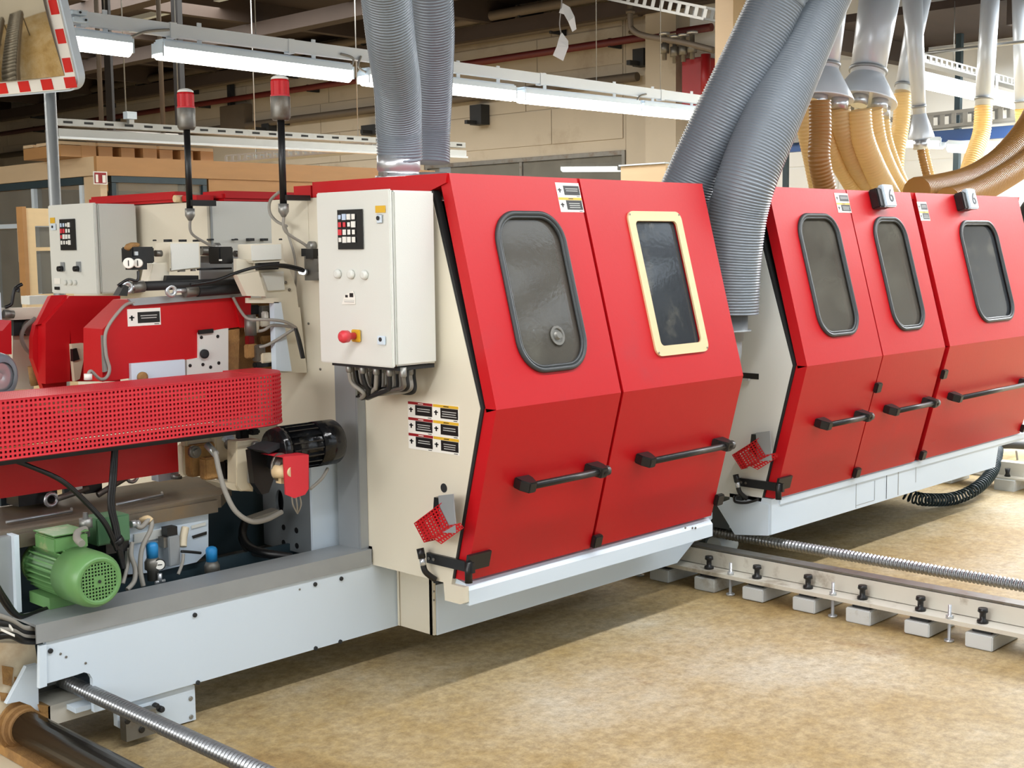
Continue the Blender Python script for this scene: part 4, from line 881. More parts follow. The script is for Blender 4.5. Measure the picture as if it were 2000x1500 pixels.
# ---- far rail on its blocks beyond the coiled cable
t = thing('support_rail', 'second white rail with blocks on the floor beyond the farther housing', 'rail', (8.0, 3.2, 0))
a, b = Q(1850, 925, z=.1), Q(2010, 975, z=.1)
part('rail_web', P(((8.18, -.5, .08), (8.26, 4.4, .17))), RAILW, t); part('rail_flange', P(((8.1, -.5, .07), (8.34, 4.4, .085))), RAILW, t)
for k in range(9):
    y = 3.95 - k * .42; bl = part('support_block', P(((8.08, y - .13, 0), (8.36, y, .07))), BLOCKW, t); part('levelling_bolt', MB().lathe((8.14, y - .06, .085), (0, 0, 1), [(0, .02), (.02, .012), (.05, .018)], 10), BLACK, bl)
CC = thing('coiled_cable', 'black coiled cable hanging under the white beam of the farther housing', 'cable', tuple(Q(1880, 960, y=3.5)))
path = spline([Q(1765, 962, y=3.62), Q(1800, 975, y=3.55), Q(1860, 974, y=3.5), Q(1905, 955, y=3.46), Q(1935, 925, y=3.5), Q(1945, 895, y=3.6), Q(1948, 878, y=3.7)], 60)
hp = []; tot = 0
for i in range(len(path) - 1):
    p, d = path[i], (path[i + 1] - path[i]); tot += d.length; d = d.normalized(); a = d.cross(Vector((0.3, .9, .2))).normalized(); b = d.cross(a); th = tot / .017 * 2 * math.pi
    for k in range(4):
        pp = p.lerp(path[i + 1], k / 4); tk = (tot - (path[i + 1] - p).length * (1 - k / 4)) / .030 * 2 * math.pi
        hp.append(pp + (a * math.cos(tk) + b * math.sin(tk)) * .034)
part('coil', MB().sweep(hp, .0065, 5), BLUEGREY, CC)
t = thing('end_machine', 'white machine foot and black hose at the right edge below the farther housing', 'machine', (8.6, 3.9, 0))
part('foot_plate', P(((8.35, 3.95, .15), (9.6, 4.0, .42))), WHITE, t); part('foot_leg', P(((8.45, 4.0, 0), (8.6, 4.15, .3))), BLUEGREY, t)
part('hose', MB().sweep(spline([Q(1940, 872, y=3.85), Q(1965, 868, y=3.8), Q(2030, 872, y=3.75)], 8), .03, 12), RUBBER, t); part('wire', MB().sweep(spline([Q(1985, 880, y=3.9), Q(1988, 905, y=3.88), Q(1990, 930, y=3.86)], 6), .008, 6), GREYC, t)
# ================================================================== LEFT HAND MACHINERY BETWEEN BEAM AND GAP
def poly(mb, pts, y, d): return mb.pry([y3(px, py, y) for px, py in pts], y, y + d)
BD = thing('machine_bed', 'worn steel machine bed with white front panel above the base beam', 'machine bed', (1.4, 4.05, .14))
part('bed_top', MB().prz([(1.2, 4.05), (2.64, 4.05), (2.80, 4.22), (2.80, 4.5), (1.2, 4.5)], .655, .70), BED, BD)
part('bed_edge', P(((1.2, 4.035, .64), (2.62, 4.05, .69))), BED, BD)
part('front_panel', poly(MB(), [(250, 1012), (407, 979), (407, 1076), (384, 1098), (300, 1118), (250, 1122)], 4.06, .02), WHITE, BD)
part('front_fold', poly(MB(), [(262, 1044), (334, 1030), (334, 1046), (262, 1062)], 4.052, .008), CAB, BD)
part('side_post', poly(MB(), [(27, 1046), (37, 1045), (43, 1195), (33, 1198)], 4.0, .05), WHITE, BD)
part('side_plate', poly(MB(), [(-60, 1060), (27, 1046), (33, 1225), (-60, 1245)], 4.02, .04), GALV, BD)
part('bed_shade_panel', P(((1.2, 4.34, .14), (3.1, 4.36, .66))), BLUEGREY, BD, 'dark blue grey panel standing in for the shaded interior')  # dark panel put in for the shaded interior behind the bed
part('under_pipe', MB().cyl((2.0, 4.25, .40), (3.0, 4.25, .40), .025, 12), DSTEEL, BD)
part('maker_plate', poly(MB(), [(374, 1027), (402, 1020), (402, 1026), (374, 1033)], 4.055, .004), CAB, BD)
part('panel_slot', poly(MB(), [(376, 1047), (404, 1038), (404, 1044), (378, 1052)], 4.055, .004), BLACK, BD)
bolt('panel_screw', Q(309, 1015, y=4.06), (0, -1, 0), .006, .004, DARK, BD)
part('bed_slide', fpx(MB(), (0, 915), (300, 920), 4.42, .06), BLUEGREY, BD)
for (p0, p1) in (((12, 1020), (140, 998)), ((228, 985), (318, 966))):
    a, b = Q(*p0, z=.708), Q(*p1, z=.708); solo('hex_key', MB().sweep([a, b, b + Vector((.02, .04, 0))], .005, 6), STEEL, 'bright thin rod lying on the worn bed ' + ('at its left end' if p0[0] < 100 else 'right of the black cables'), 'tool', tuple(a), 'rods lying on the machine bed')
t = thing('slide_unit', 'black slide unit with ring spanner ends at the back of the worn bed', 'machine part', tuple(Q(100, 960, y=4.35)))
part('black_block', fpx(MB(), (34, 955), (115, 980), 4.33, .1), BLACK, t); part('blue_wall', fpx(MB(), (0, 945), (112, 972), 4.45, .02), BLUEGREY, t)
for px, py, r in ((100, 976, .018), (258, 930, .018)):
    p = Q(px, py, y=4.30); mb = MB(); pts = [p + Vector((math.cos(i * .5236) * r * 1.2, 0, math.sin(i * .5236) * r * 1.2)) for i in range(14)]
    part('rod_eye', mb.sweep(pts, .007, 8, cap=False), STEEL, t); part('rod', MB().cyl(p + Vector((-.02 if px > 200 else .02, 0, 0)), p + Vector((-.14 if px > 200 else .14, 0, .02 if px < 200 else -.05)), .011, 10), DSTEEL, t)
part('slide_nut', fpx(MB(), (146, 946), (164, 966), 4.29, .04), STEEL, t); part('slide_bar', fpx(MB(), (165, 930), (200, 960), 4.32, .05), BLACK, t)
part('white_block', fpx(MB(), (308, 905), (350, 935), 4.28, .05), WHITE, t); part('round_pad', MB().cyl(Q(345, 925, y=4.26), Q(345, 935, y=4.26), .02, 14), TRAY, t)
# ---- green motor
gc = Q(195, 1136, y=3.70)
GM = thing('green_motor', 'green electric motor with square holed fan cover resting above the grey channel', 'motor', tuple(gc - Vector((0, 0, .09))))
part('fan_cover', MB().lathe(gc, (0, 1, 0), [(.004, .06), (0, .066), (0, .072), (.006, .078), (.02, .085), (.05, .088), (.15, .088), (.15, .076)], 36, cap=False), GREEN, GM)
part('grille_back', MB().lathe(gc + Vector((0, .012, 0)), (0, 1, 0), [(0, .066), (.002, .066)], 24), DARK, GM)
mb = MB(); q = .0107
for i in range(-6, 7):
    for j in range(-6, 7):
        if math.hypot(i * q, j * q) > .064: continue
        c = gc + Vector((i * q, .003, j * q))
        if abs(i) <= 1 and abs(j) <= 1: mb.obox(c + Vector((0, .001, 0)), (1, 0, 0), (0, 1, 0), (0, 0, 1), q, .002, q); continue
        e = q * .5; h = q * .30
        n = len(mb.v); mb.v += [tuple(c + Vector((a * e, 0, b * e))) for a, b in ((-1, -1), (1, -1), (1, 1), (-1, 1))] + [tuple(c + Vector((a * h, 0, b * h))) for a, b in ((-1, -1), (1, -1), (1, 1), (-1, 1))] + [tuple(c + Vector((a * h, .003, b * h))) for a, b in ((-1, -1), (1, -1), (1, 1), (-1, 1))]
        for k in range(4):
            l = (k + 1) % 4; mb.face((n + k, n + l, n + 4 + l, n + 4 + k)); mb.face((n + 4 + k, n + 4 + l, n + 8 + l, n + 8 + k))
part('fan_grille', mb, GREEN, GM); part('grille_screw', MB().lathe(gc + Vector((0, .002, 0)), (0, -1, 0), [(0, .005), (.003, .005)], 10), DARK, GM)
part('motor_body', MB().lathe(gc + Vector((0, .15, 0)), (0, 1, 0), [(0, .062), (.22, .062), (.22, .07), (.24, .07)], 28), GREEN, GM)
for k in range(26):
    th = 2 * math.pi * k / 26; d = Vector((math.cos(th), 0, math.sin(th))); part('cooling_fin', MB().obox(gc + Vector((0, .25, 0)) + d * .07, d, (0, 1, 0), d.cross(Vector((0, 1, 0))), .026, .19, .005), GREEN, GM)
tb = part('terminal_box', MB().box((gc.x - .06, gc.y + .17, gc.z + .07), (gc.x + .06, gc.y + .31, gc.z + .122)), GREEN, GM, bevel=.004)
part('box_lid', MB().box((gc.x - .065, gc.y + .165, gc.z + .122), (gc.x + .065, gc.y + .315, gc.z + .132)), GREEN, tb, bevel=.002); part('conduit', MB().sweep(spline([Q(160, 1062, y=3.80), Q(150, 1052, y=3.84), Q(152, 1040, y=3.88), Q(166, 1034, y=3.92)], 8), .012, 10), GREYC, tb)
part('motor_foot', P(((gc.x - .08, gc.y + .18, .463), (gc.x + .08, gc.y + .32, gc.z - .07))), GREEN, GM)
gb = thing('junction_box', 'green metal junction box behind the green motor', 'box', tuple(Q(220, 1058, y=3.98)))
part('box_body', fpx(MB(), (188, 1014), (256, 1056), 3.98, .10), GREEND, gb, bevel=.003); part('box_cover', fpx(MB(), (190, 1016), (254, 1054), 3.972, .008), GREEND, gb)
part('black_base', fpx(MB(), (206, 1060), (255, 1076), 3.99, .08), BLACK, gb)
for px in (262, 268): part('cable_gland', MB().cyl(Q(px - 6, 1024, y=3.99), Q(px + 4, 1022, y=3.99), .012, 10), STEEL, gb)
gl = part('grey_gland', MB().lathe(Q(168, 1030, y=3.95), (0, 0, 1), [(-.03, .012), (0, .012), (0, .022), (.03, .022), (.03, .01), (.05, .008)], 12), TRAY, gb)
# ---- cables
BC = thing('black_cables', 'bundle of black cables hanging from the perforated guard to the green motor', 'cable', tuple(Q(220, 960, y=3.95)))
for k in range(3): cable('cable', [Q(222 + k * 3, 865, y=3.97), Q(217 + k * 4, 930, y=3.95), Q(213 + k * 4, 985, y=3.94), Q(222 + k * 4, 1030, y=3.93), Q(232 + k * 3, 1080, y=3.92), Q(240 + k, 1110, y=3.93)], .0065, BLACK, BC)
for k in range(2): cable('cable', [Q(5 + k * 3, 893 - k * 3, y=3.95), Q(60 + k * 3, 912, y=3.94), Q(120 + k * 3, 940 - k, y=3.93), Q(170 + k * 4, 985, y=3.93), Q(205 + k * 4, 1025, y=3.92), Q(228 + k * 4, 1075, y=3.92)], .0065, BLACK, BC)
part('cable_tie', MB().cyl(Q(226, 1052, y=3.93), Q(232, 1060, y=3.93), .022, 12), BLACK, BC)
GC = thing('grey_hoses', 'grey hoses hanging in front of the white bed panel', 'hose', tuple(Q(285, 1080, y=3.96)))
cable('hose', [Q(262, 1022, y=4.0), Q(275, 1030, y=3.98), Q(290, 1016, y=3.98), Q(296, 1018, y=3.98), Q(294, 1035, y=3.97), Q(278, 1070, y=3.96), Q(274, 1110, y=3.95), Q(280, 1145, y=3.94)], .0085, GREYC, GC)
cable('hose', [Q(258, 1060, y=3.99), Q(256, 1085, y=3.97), Q(264, 1110, y=3.96), Q(262, 1135, y=3.95), Q(248, 1152, y=3.94)], .0085, GREYC, GC)
cable('hose', [Q(252, 1070, y=3.99), Q(250, 1100, y=3.98), Q(240, 1140, y=3.96)], .007, GREYC, GC)
part('elbow_fitting', MB().sweep(spline([Q(276, 1017, y=4.02), Q(288, 1013, y=3.99), Q(295, 1018, y=3.98)], 5), .012, 10), WOOD, GC)
# ---- air regulators
def regulator(label, px, py, y, gauge, s=1.0):
    p = Q(px, py, y=y); t = thing('air_regulator', label, 'regulator', tuple(p))
    part('blue_knob', MB().lathe(p, (0, 0, 1), [(-.03 * s, .020 * s), (.012 * s, .021 * s), (.02 * s, .017 * s), (.024 * s, .008 * s)], 18), BLUE, t)
    part('valve_body', MB().lathe(p, (0, 0, -1), [(.03 * s, .02 * s), (.045 * s, .028 * s), (.07 * s, .028 * s), (.075 * s, .02 * s), (.11 * s, .02 * s)], 14), DSTEEL, t)
    if gauge:
        g = Q(*gauge, y=y - .03); d = Vector((-.35, -.9, 0.1)).normalized()
        gg = part('pressure_gauge', MB().lathe(g, d, [(-.02, .018), (-.004, .02), (.0, .02)], 20), BLACK, t); part('gauge_face', MB().lathe(g, d, [(0, .0165), (.001, .0165)], 20), LABELW, gg)
        u = d.cross(Vector((0, 0, 1))).normalized(); part('gauge_needle', MB().obox(g + d * .002, u, d.cross(u), d, .016, .003, .001), BLACK, gg)
    return t
regulator('air regulator with blue knob and white gauge on the bed panel', 297, 1072, 3.98, (312, 1103))
regulator('air regulator with blue knob at the end of the bed panel', 413, 1080, 4.0, None)
t = thing('solenoid_valve', 'grey rectangular solenoid valve between the two blue air regulators', 'valve', tuple(Q(341, 1105, y=4.0)))
part('coil_box', fpx(MB(), (329, 1049), (354, 1103), 3.99, .045), GALV, t, bevel=.003); part('black_top', fpx(MB(), (326, 1031), (348, 1049), 4.0, .04), BLACK, t); part('plug', fpx(MB(), (319, 1050), (328, 1070), 4.0, .04), DSTEEL, t)
cable('air_line', [Q(354, 1077, y=3.98), Q(372, 1078, y=3.98), Q(392, 1080, y=3.99)], .005, BLACK, t); cable('air_line', [Q(358, 1082, y=3.98), Q(356, 1100, y=3.97), Q(348, 1122, y=3.96)], .006, GREYC, t)
part('rusty_elbow', MB().sweep(spline([Q(362, 1030, y=4.02), Q(358, 1050, y=4.01), Q(357, 1068, y=4.0)], 5), .014, 10), DIRTY, t)
part('t_handle', MB().cyl(Q(303, 1138, y=3.95), Q(322, 1134, y=3.95), .006, 8).cyl(Q(312, 1120, y=3.95), Q(312, 1137, y=3.95), .008, 8), STEEL, t)
BH = thing('black_hose', 'black hose curving behind the grey holed plate', 'hose', tuple(Q(490, 1060, y=4.1)))
cable('hose', [Q(478, 1020, y=4.25), Q(474, 1045, y=4.2), Q(488, 1068, y=4.1), Q(520, 1080, y=4.0), Q(570, 1088, y=3.93)], .016, BLACK, BH)
cable('hose', [Q(474, 1030, y=4.28), Q(472, 1055, y=4.2), Q(490, 1078, y=4.1), Q(530, 1086, y=4.0)], .012, RUBBER, BH)
LC = thing('cable_bundle', 'tangled grey and black cables with white tags at the left end of the channel', 'cable', tuple(Q(30, 1235, y=3.8)))
for k in range(4): cable('cable', [Q(72, 1228 + k * 8, y=3.80), Q(45, 1226 + k * 8, y=3.78), Q(18, 1210 + k * 10, y=3.76), Q(-30, 1195 + k * 18, y=3.74)], .009 if k != 3 else .012, (GREYC, RUBBER, GREYC, BLACK)[k], LC)
for k in range(2): cable('cable', [Q(150, 1185 - k * 5, y=3.92), Q(90, 1194 - k * 4, y=3.9), Q(40, 1204, y=3.85), Q(10, 1180 - k * 10, y=3.8), Q(-20, 1120, y=3.78)], .009, BLACK, LC)
for (a, b) in (((3, 1230), (27, 1241)), ((19, 1222), (24, 1230))): part('paper_tag', MB().obox((Q(*a, y=3.72) + Q(*b, y=3.72)) / 2, (Q(*b, y=3.72) - Q(*a, y=3.72)).normalized(), (0, 1, 0), Vector((0, 0, 1)), (Q(*b, y=3.72) - Q(*a, y=3.72)).length, .012, .008), LABELW, LC)
# ---- perforated guard over the chain track
GU = thing('perforated_guard', 'long red perforated sheet guard over the chain track at left', 'guard', (1.3, 3.85, .98))
def gpath():
    pts = []; x = 1.45; p = .0147
    while x < 2.70: pts.append(Vector((x, 3.85, 0))); x += p
    R_ = .15; n = int(R_ * math.pi / 2 / p)
    for i in range(n + 1):
        th = math.pi / 2 * i / n; pts.append(Vector((2.70 + R_ * math.sin(th), 3.85 + R_ - R_ * math.cos(th), 0)))
    return pts
gp = gpath(); mb = MB()
def ztop(x): return 1.155 - .012 * (x - 1.7)
for i in range(len(gp) - 1):
    a, b = gp[i], gp[i + 1]
    perf(mb, (a.x, a.y, .968), (b.x, b.y, .968), (b.x, b.y, 1.148), (a.x, a.y, 1.148), 1, 12, .002, .46)
part('perforated_front', mb, REDD, GU)
mb = MB()
for j in range(14): perf(mb, (1.45, 3.86 + j * .0147, 1.15), (2.70, 3.86 + j * .0147, 1.15), (2.70, 3.8747 + j * .0147, 1.15), (1.45, 3.8747 + j * .0147, 1.15), 85, 1, -.002, .3)
part('perforated_top', mb, REDD, GU)
part('top_edge', MB().prz([(p.x, p.y) for p in gp] + [(2.85, 4.1), (2.70, 4.1), (2.70, 4.06), (2.70, 3.866), (1.45, 3.866)], 1.147, 1.151), REDD, GU)
part('lower_edge', MB().sweep([p + Vector((0, 0, .967)) for p in gp], .004, 6), REDD, GU)
part('rear_plate', P(((1.2, 4.09, .98), (2.85, 4.1, 1.15))), REDD, GU)
part('chain_track', MB().box((1.2, 3.93, .99), (2.66, 4.06, 1.08)), LABELR, GU)
part('track_edge', P(((1.2, 3.88, .945), (2.6, 4.05, .965))), DARK, GU)
part('lower_apron', P(((1.2, 4.10, .80), (2.50, 4.12, .955))), RED, GU, 'dark red apron plate under the guard')
for k in range(8): part('chain_pad', P(((1.5 + k * .15, 3.90, 1.08), (1.6 + k * .15, 4.08, 1.11))), REDD if k % 3 else WOOD, GU)
# ---- front hood with label
HA = thing('red_hood', 'red chamfered hood with black and white warning label', 'hood', (2.3, 4.2, 1.16))
front = [(200, 643), (259, 586), (480, 573), (480, 637), (388, 649), (388, 702), (258, 709), (258, 738), (200, 746)]
part('hood_shell', poly(MB(), front, 4.2, .135), RED, HA)
part('hood_strip', poly(MB(), [(252, 584), (478, 566), (478, 579), (262, 597)], 4.185, .015), GALV, HA, 'grey aluminium strip')
lq = Q(248, 604, y=4.2); lr = Q(314, 634, y=4.2); warn_label(HA, lambda a, b, c: Vector((a, 4.2 - c, b)), lq.x, lr.x, lr.z, lq.z, headers=(None,), cols=1, rows=1)
part('end_wing', poly(MB(), [(455, 577), (490, 573), (490, 640), (470, 640)], 4.19, .01), RED, HA)
cable('hood_cable', [Q(262, 590, y=4.19), Q(240, 600, y=4.19), Q(208, 645, y=4.18), Q(207, 690, y=4.18), Q(214, 720, y=4.18), Q(208, 737, y=4.18), Q(195, 740, y=4.18), Q(178, 725, y=4.18), Q(172, 732, y=4.18)], .006, GREYC, HA)
cable('hood_cable', [Q(455, 580, y=4.18), Q(470, 607, y=4.17), Q(486, 623, y=4.12), Q(520, 624, y=4.08), Q(555, 628, y=4.06), Q(578, 640, y=4.06)], .006, GREYC, HA)
part('cable_channel', poly(MB(), [(200, 655), (208, 655), (210, 725), (203, 727)], 4.185, .012), TRAY, HA)
part('cable_gland', MB().cyl(Q(172, 742, y=4.15), Q(172, 730, y=4.15), .014, 12), LABELW, HA)
MP = thing('mounting_plates', 'bright machined mounting plates with bolt holes below the red label hood', 'plate', tuple(Q(360, 720, y=4.16)))
part('long_plate', poly(MB(), [(256, 710), (361, 702), (362, 740), (257, 742)], 4.185, .02), WHITE, MP); part('square_plate', poly(MB(), [(365, 703), (388, 699), (388, 650), (446, 641), (446, 738), (365, 740)], 4.19, .02), CAB, MP)
for px, py, r in ((277, 737, .02), (398, 691, .017)): part('shaft_end', MB().lathe(Q(px, py, y=4.185), (0, -1, 0), [(0, r), (.01, r), (.012, r * .6)], 18), DARK if px > 300 else RUST, MP)
for px, py in ((393, 659), (425, 657), (371, 714), (396, 712), (411, 717), (427, 709), (341, 725)): bolt('bolt_hole', Q(px, py, y=4.19), (0, -1, 0), .0065, .003, BLACK, MP)
part('black_grip', poly(MB(), [(389, 645), (417, 642), (417, 650), (389, 653)], 4.18, .01), BLACK, MP)
HB = thing('red_hood', 'plain dark red chamfered hood seen behind the label hood', 'hood', (2.3, 4.62, 1.1))
part('hood_shell', poly(MB(), [(89, 632), (136, 578), (235, 578), (235, 745), (140, 745), (140, 690), (137, 645), (137, 745), (89, 750)], 4.62, .06), RED, HB)
part('hood_back', poly(MB(), [(70, 634), (100, 600), (100, 580), (130, 577), (130, 760), (85, 760), (64, 700), (64, 660)], 4.68, .03), RED, HB)
part('hood_stay', P(((Q(110, 700, y=4.70).x, 4.69, 0), (Q(122, 700, y=4.70).x, 4.71, Q(110, 690, y=4.70).z))), DARK, HB)
part('hood_roof', MB().prism([(89, 632), (136, 578), (128, 576), (100, 577), (72, 634)], lambda a, b: tuple(Q(a, b, y=4.65)), lambda a, b: tuple(Q(a, b, y=4.65) + Vector((0, .03, -.004)))), RED, HB)
part('inner_bracket', poly(MB(), [(140, 672), (163, 670), (163, 705), (156, 740), (146, 745), (142, 700)], 4.60, .02), DIRTY, HB); part('inner_clamp', poly(MB(), [(142, 682), (150, 680), (156, 702), (143, 706)], 4.59, .02), BLACK, HB)
# ---- pressure beam heads above the hood
PBm = thing('pressure_beam', 'cream pressure beam with black gauges and gas struts above the red hood', 'machine part', tuple(Q(380, 560, y=4.3)))
part('head_block', poly(MB(), [(331, 473), (391, 472), (392, 524), (333, 531)], 4.22, .10), CREAM, PBm, bevel=.003); part('head_cover', poly(MB(), [(334, 476), (388, 475), (389, 522), (336, 528)], 4.214, .006), CAB, PBm); part('head_leg', poly(MB(), [(298, 515), (331, 512), (331, 540), (318, 562), (288, 560)], 4.24, .06), CREAM, PBm, bevel=.003)
part('cross_panel', poly(MB(), [(392, 500), (466, 500), (466, 560), (392, 560)], 4.36, .01), GALV, PBm); part('dust_wad', MB().lathe(Q(258, 481, y=4.2), (1, 0, .2), [(-.03, .004), (-.02, .012), (0, .014), (.02, .010), (.03, .004)], 10), RUST, PBm)
part('cross_tube', MB().cyl(Q(392, 490, y=4.32), Q(435, 492, y=4.32), .018, 14), DSTEEL, PBm); part('cross_rod', MB().cyl(Q(392, 484, y=4.32), Q(432, 484, y=4.32), .006, 8), BLACK, PBm)
for i, (a, b) in enumerate((((258, 482), (303, 514)), ((428, 481), (458, 516)))):
    g = part('black_counter', fpx(MB(), a, b, 4.18, .08), BLACK, PBm, bevel=.004); part('counter_shaft', MB().cyl(Q(b[0], (a[1] + b[1]) / 2 - 3, y=4.22), Q(b[0] + 12, (a[1] + b[1]) / 2 - 3, y=4.22), .012, 10), DSTEEL, g)
gp_ = part('gauge_block', fpx(MB(), (256, 500), (290, 528), 4.16, .05), BLACK, PBm)
for px, py, r in ((251, 514, .019), (269, 514, .016)):
    g = part('dial_gauge', MB().lathe(Q(px, py, y=4.13), (-.6, -.8, 0), [(-.02, r), (0, r), (.002, r * .85)], 18), LABELW, gp_); part('dial_needle', MB().obox(Q(px, py, y=4.13) + Vector((-.6, -.8, 0)) * .003, (0, 0, 1), (.8, -.6, 0), (.6, .8, 0), .02, .003, .001), BLACK, g)
part('counter_window', fpx(MB(), (263, 490), (272, 500), 4.17, .02), STEEL, PBm); part('counter_window', fpx(MB(), (428, 505), (436, 511), 4.17, .01), LABELW, PBm); part('yellow_mark', fpx(MB(), (309, 531), (314, 539), 4.255, .004), YEL, PBm)
for (a, b) in (((310, 515), (324, 530)), ((464, 517), (480, 530))): part('dark_socket', fpx(MB(), a, b, 4.25, .01), BLACK, PBm)
for (p0, p1, r) in (((278, 559), (460, 552), .017), ((385, 568), (468, 562), .022)): part('gas_strut', MB().cyl(Q(*p0, y=4.17), Q(*p1, y=4.17), r, 16), RUBBER, PBm)
for (p0, p1) in (((258, 562), (280, 559)), ((360, 570), (384, 567))): part('strut_collar', MB().cyl(Q(*p0, y=4.17), Q(*p1, y=4.17), .021, 14), DSTEEL, PBm)
for px, py in ((334, 568), (248, 561)):
    p = Q(px, py, y=4.16); part('rod_eye', MB().sweep([p + Vector((math.cos(i * .5236) * .017, 0, math.sin(i * .5236) * .017)) for i in range(14)], .008, 8, cap=False), STEEL, PBm); part('eye_rod', MB().cyl(p + Vector((.02, 0, 0)), Q(px + 28, py - 1, y=4.16), .008, 10), STEEL, PBm)
part('black_lever', MB().prism([y3(226, 577, 4.15), y3(238, 556, 4.15), y3(246, 560, 4.15), y3(243, 578, 4.15)], lambda a, b: (a, 4.13, b), lambda a, b: (a, 4.17, b)), BLACK, PBm)
cable('air_line', [Q(230, 558, y=4.16), Q(250, 546, y=4.15), Q(268, 548, y=4.14), Q(270, 530, y=4.15)], .005, BLACK, PBm)
cable('air_line', [Q(372, 556, y=4.12), Q(420, 548, y=4.11), Q(470, 530, y=4.10), Q(510, 520, y=4.08), Q(555, 518, y=4.06), Q(588, 525, y=4.04), Q(594, 530, y=4.03)], .006, BLACK, PBm)
cable('air_line', [Q(500, 522, y=4.09), Q(550, 521, y=4.07), Q(592, 530, y=4.03)], .0045, BLACK, PBm)
for px, py, w_ in ((332, 526, 10), (350, 528, 14), (375, 527, 10)): part('small_link', fpx(MB(), (px, py - 3), (px + w_, py + 4), 4.22, .02), DSTEEL, PBm)
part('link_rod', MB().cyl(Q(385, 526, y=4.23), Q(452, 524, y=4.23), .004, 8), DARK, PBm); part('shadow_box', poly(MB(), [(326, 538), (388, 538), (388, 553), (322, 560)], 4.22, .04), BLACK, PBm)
for k, px in enumerate((302, 328, 358, 383)): bolt('top_screw', Q(px, 471, y=4.3), (0, 0, 1), .007, .006, DARK, PBm)
# ---- cream spindle stand right of the hood
ST = thing('spindle_stand', 'cream cast stand with a sawdust filled opening beside the red hood', 'machine part', tuple(Q(540, 720, y=4.1)))
part('stand_head', poly(MB(), [(492, 477), (553, 475), (555, 507), (560, 516), (497, 514), (492, 508)], 4.10, .095), CREAM, ST, bevel=.003); part('head_side', poly(MB(), [(462, 505), (500, 510), (505, 536), (462, 540)], 4.14, .02), CREAM, ST); part('head_plate', poly(MB(), [(492, 479), (549, 477), (550, 506), (494, 509)], 4.092, .008), CAB, ST)
part('stand_body', poly(MB(), [(497, 512), (560, 512), (578, 560), (583, 600), (586, 600), (600, 728), (540, 728), (540, 592), (520, 582), (500, 535)], 4.13, .03), CREAM, ST)
part('stand_front', poly(MB(), [(535, 590), (549, 590), (570, 725), (540, 725)], 4.10, .03), WHITE, ST); part('opening_frame', poly(MB(), [(485, 582), (545, 582), (545, 592), (485, 592)], 4.10, .02), CREAM, ST)
part('arm', poly(MB(), [(463, 537), (505, 530), (519, 579), (482, 578)], 4.08, .03), CREAM, ST); part('slot', poly(MB(), [(504, 514), (546, 511), (544, 526), (505, 528)], 4.095, .02), BLACK, ST); part('inset_panel', poly(MB(), [(512, 533), (554, 530), (556, 566), (524, 568)], 4.12, .012), CAB, ST)
part('opening_back', poly(MB(), [(440, 592), (542, 590), (545, 728), (440, 728)], 4.24, .02), RUST, ST, 'sawdust caked opening'); part('opening_side', poly(MB(), [(446, 645), (468, 642), (466, 728), (446, 728)], 4.20, .03), RUST, ST)
for (a, b, m, y) in (((486, 595), (510, 615), BLACK, 4.2), ((512, 598), (532, 620), DSTEEL, 4.18), ((484, 620), (508, 650), DIRTY, 4.16), ((517, 608), (527, 628), LABELW, 4.16), ((510, 624), (534, 638), CREAM, 4.15), ((484, 655), (500, 675), LABELR, 4.18), ((482, 672), (508, 700), RUST, 4.15), ((500, 674), (520, 705), DSTEEL, 4.14), ((512, 690), (535, 708), DIRTY, 4.13), ((500, 708), (538, 716), BLACK, 4.14), ((510, 656), (536, 676), RUST, 4.2)):
    part('spindle_part', fpx(MB(), a, b, y, .03), m, ST, bevel=.004)
part('spindle_cylinder', MB().cyl(Q(488, 615, y=4.15), Q(490, 655, y=4.15), .022, 14), DSTEEL, ST)
for px, py in ((505, 647), (507, 678)): part('pipe_elbow', MB().sweep(spline([Q(px, py, y=4.14), Q(px + 12, py - 3, y=4.12), Q(px + 30, py - 12, y=4.10), Q(578, 640, y=4.07)], 6), .006, 8), GREYC, ST)
for k in range(3): cable('loose_cable', [Q(576 + k, 640, y=4.06), Q(582 + k * 2, 665, y=4.05), Q(590 + k * 2, 700, y=4.04)], .005, RUBBER, ST)
for k, px in enumerate((545, 552)): bolt('stand_screw', Q(px + 13, 552 + k * 14, y=4.125), (0, -1, 0), .006, .004, DSTEEL, ST)
for k, px in enumerate((461, 490, 517, 548)): bolt('top_screw', Q(px, 469, y=4.2), (0, 0, 1), .007, .006, DARK, ST)
# ---- lower right group: black motor with red cover
part_y = 3.78
BMt = thing('black_motor', 'glossy black electric motor under the end of the perforated guard', 'motor', (2.7, 3.78, .80))
mc_ = Q(560, 884, y=3.80); BLK = mat('glossy_black_enamel', (20, 21, 23), 0.14, var=0.1, scale=9, bump=0.25, bscale=26)
part('motor_body', MB().lathe((2.70, 3.80, .885), (1, 0, 0), [(0, .055), (0, .075), (.02, .08), (.03, .08), (.03, .07), (.17, .07), (.17, .083), (.262, .083), (.27, .078), (.27, .05)], 30), BLK, BMt)
for k in range(20):
    th = 2 * math.pi * k / 20; d = Vector((0, math.cos(th), math.sin(th))); part('cooling_fin', MB().obox(Vector((2.80, 3.80, .885)) + d * .073, d, (1, 0, 0), d.cross(Vector((1, 0, 0))), .02, .13, .005), BLK, BMt)
part('mount_flange', poly(MB(), [(489, 880), (520, 868), (548, 858), (548, 900), (525, 962), (512, 966), (497, 945)], 3.84, .03), BLACK, BMt); part('mount_plate', MB().prism([y3(500, 878, 3.8), y3(552, 855, 3.8), y3(556, 862, 3.8), y3(512, 884, 3.8)], lambda a, b: (a, 3.76, b), lambda a, b: (a, 3.86, b)), DARK, BMt)
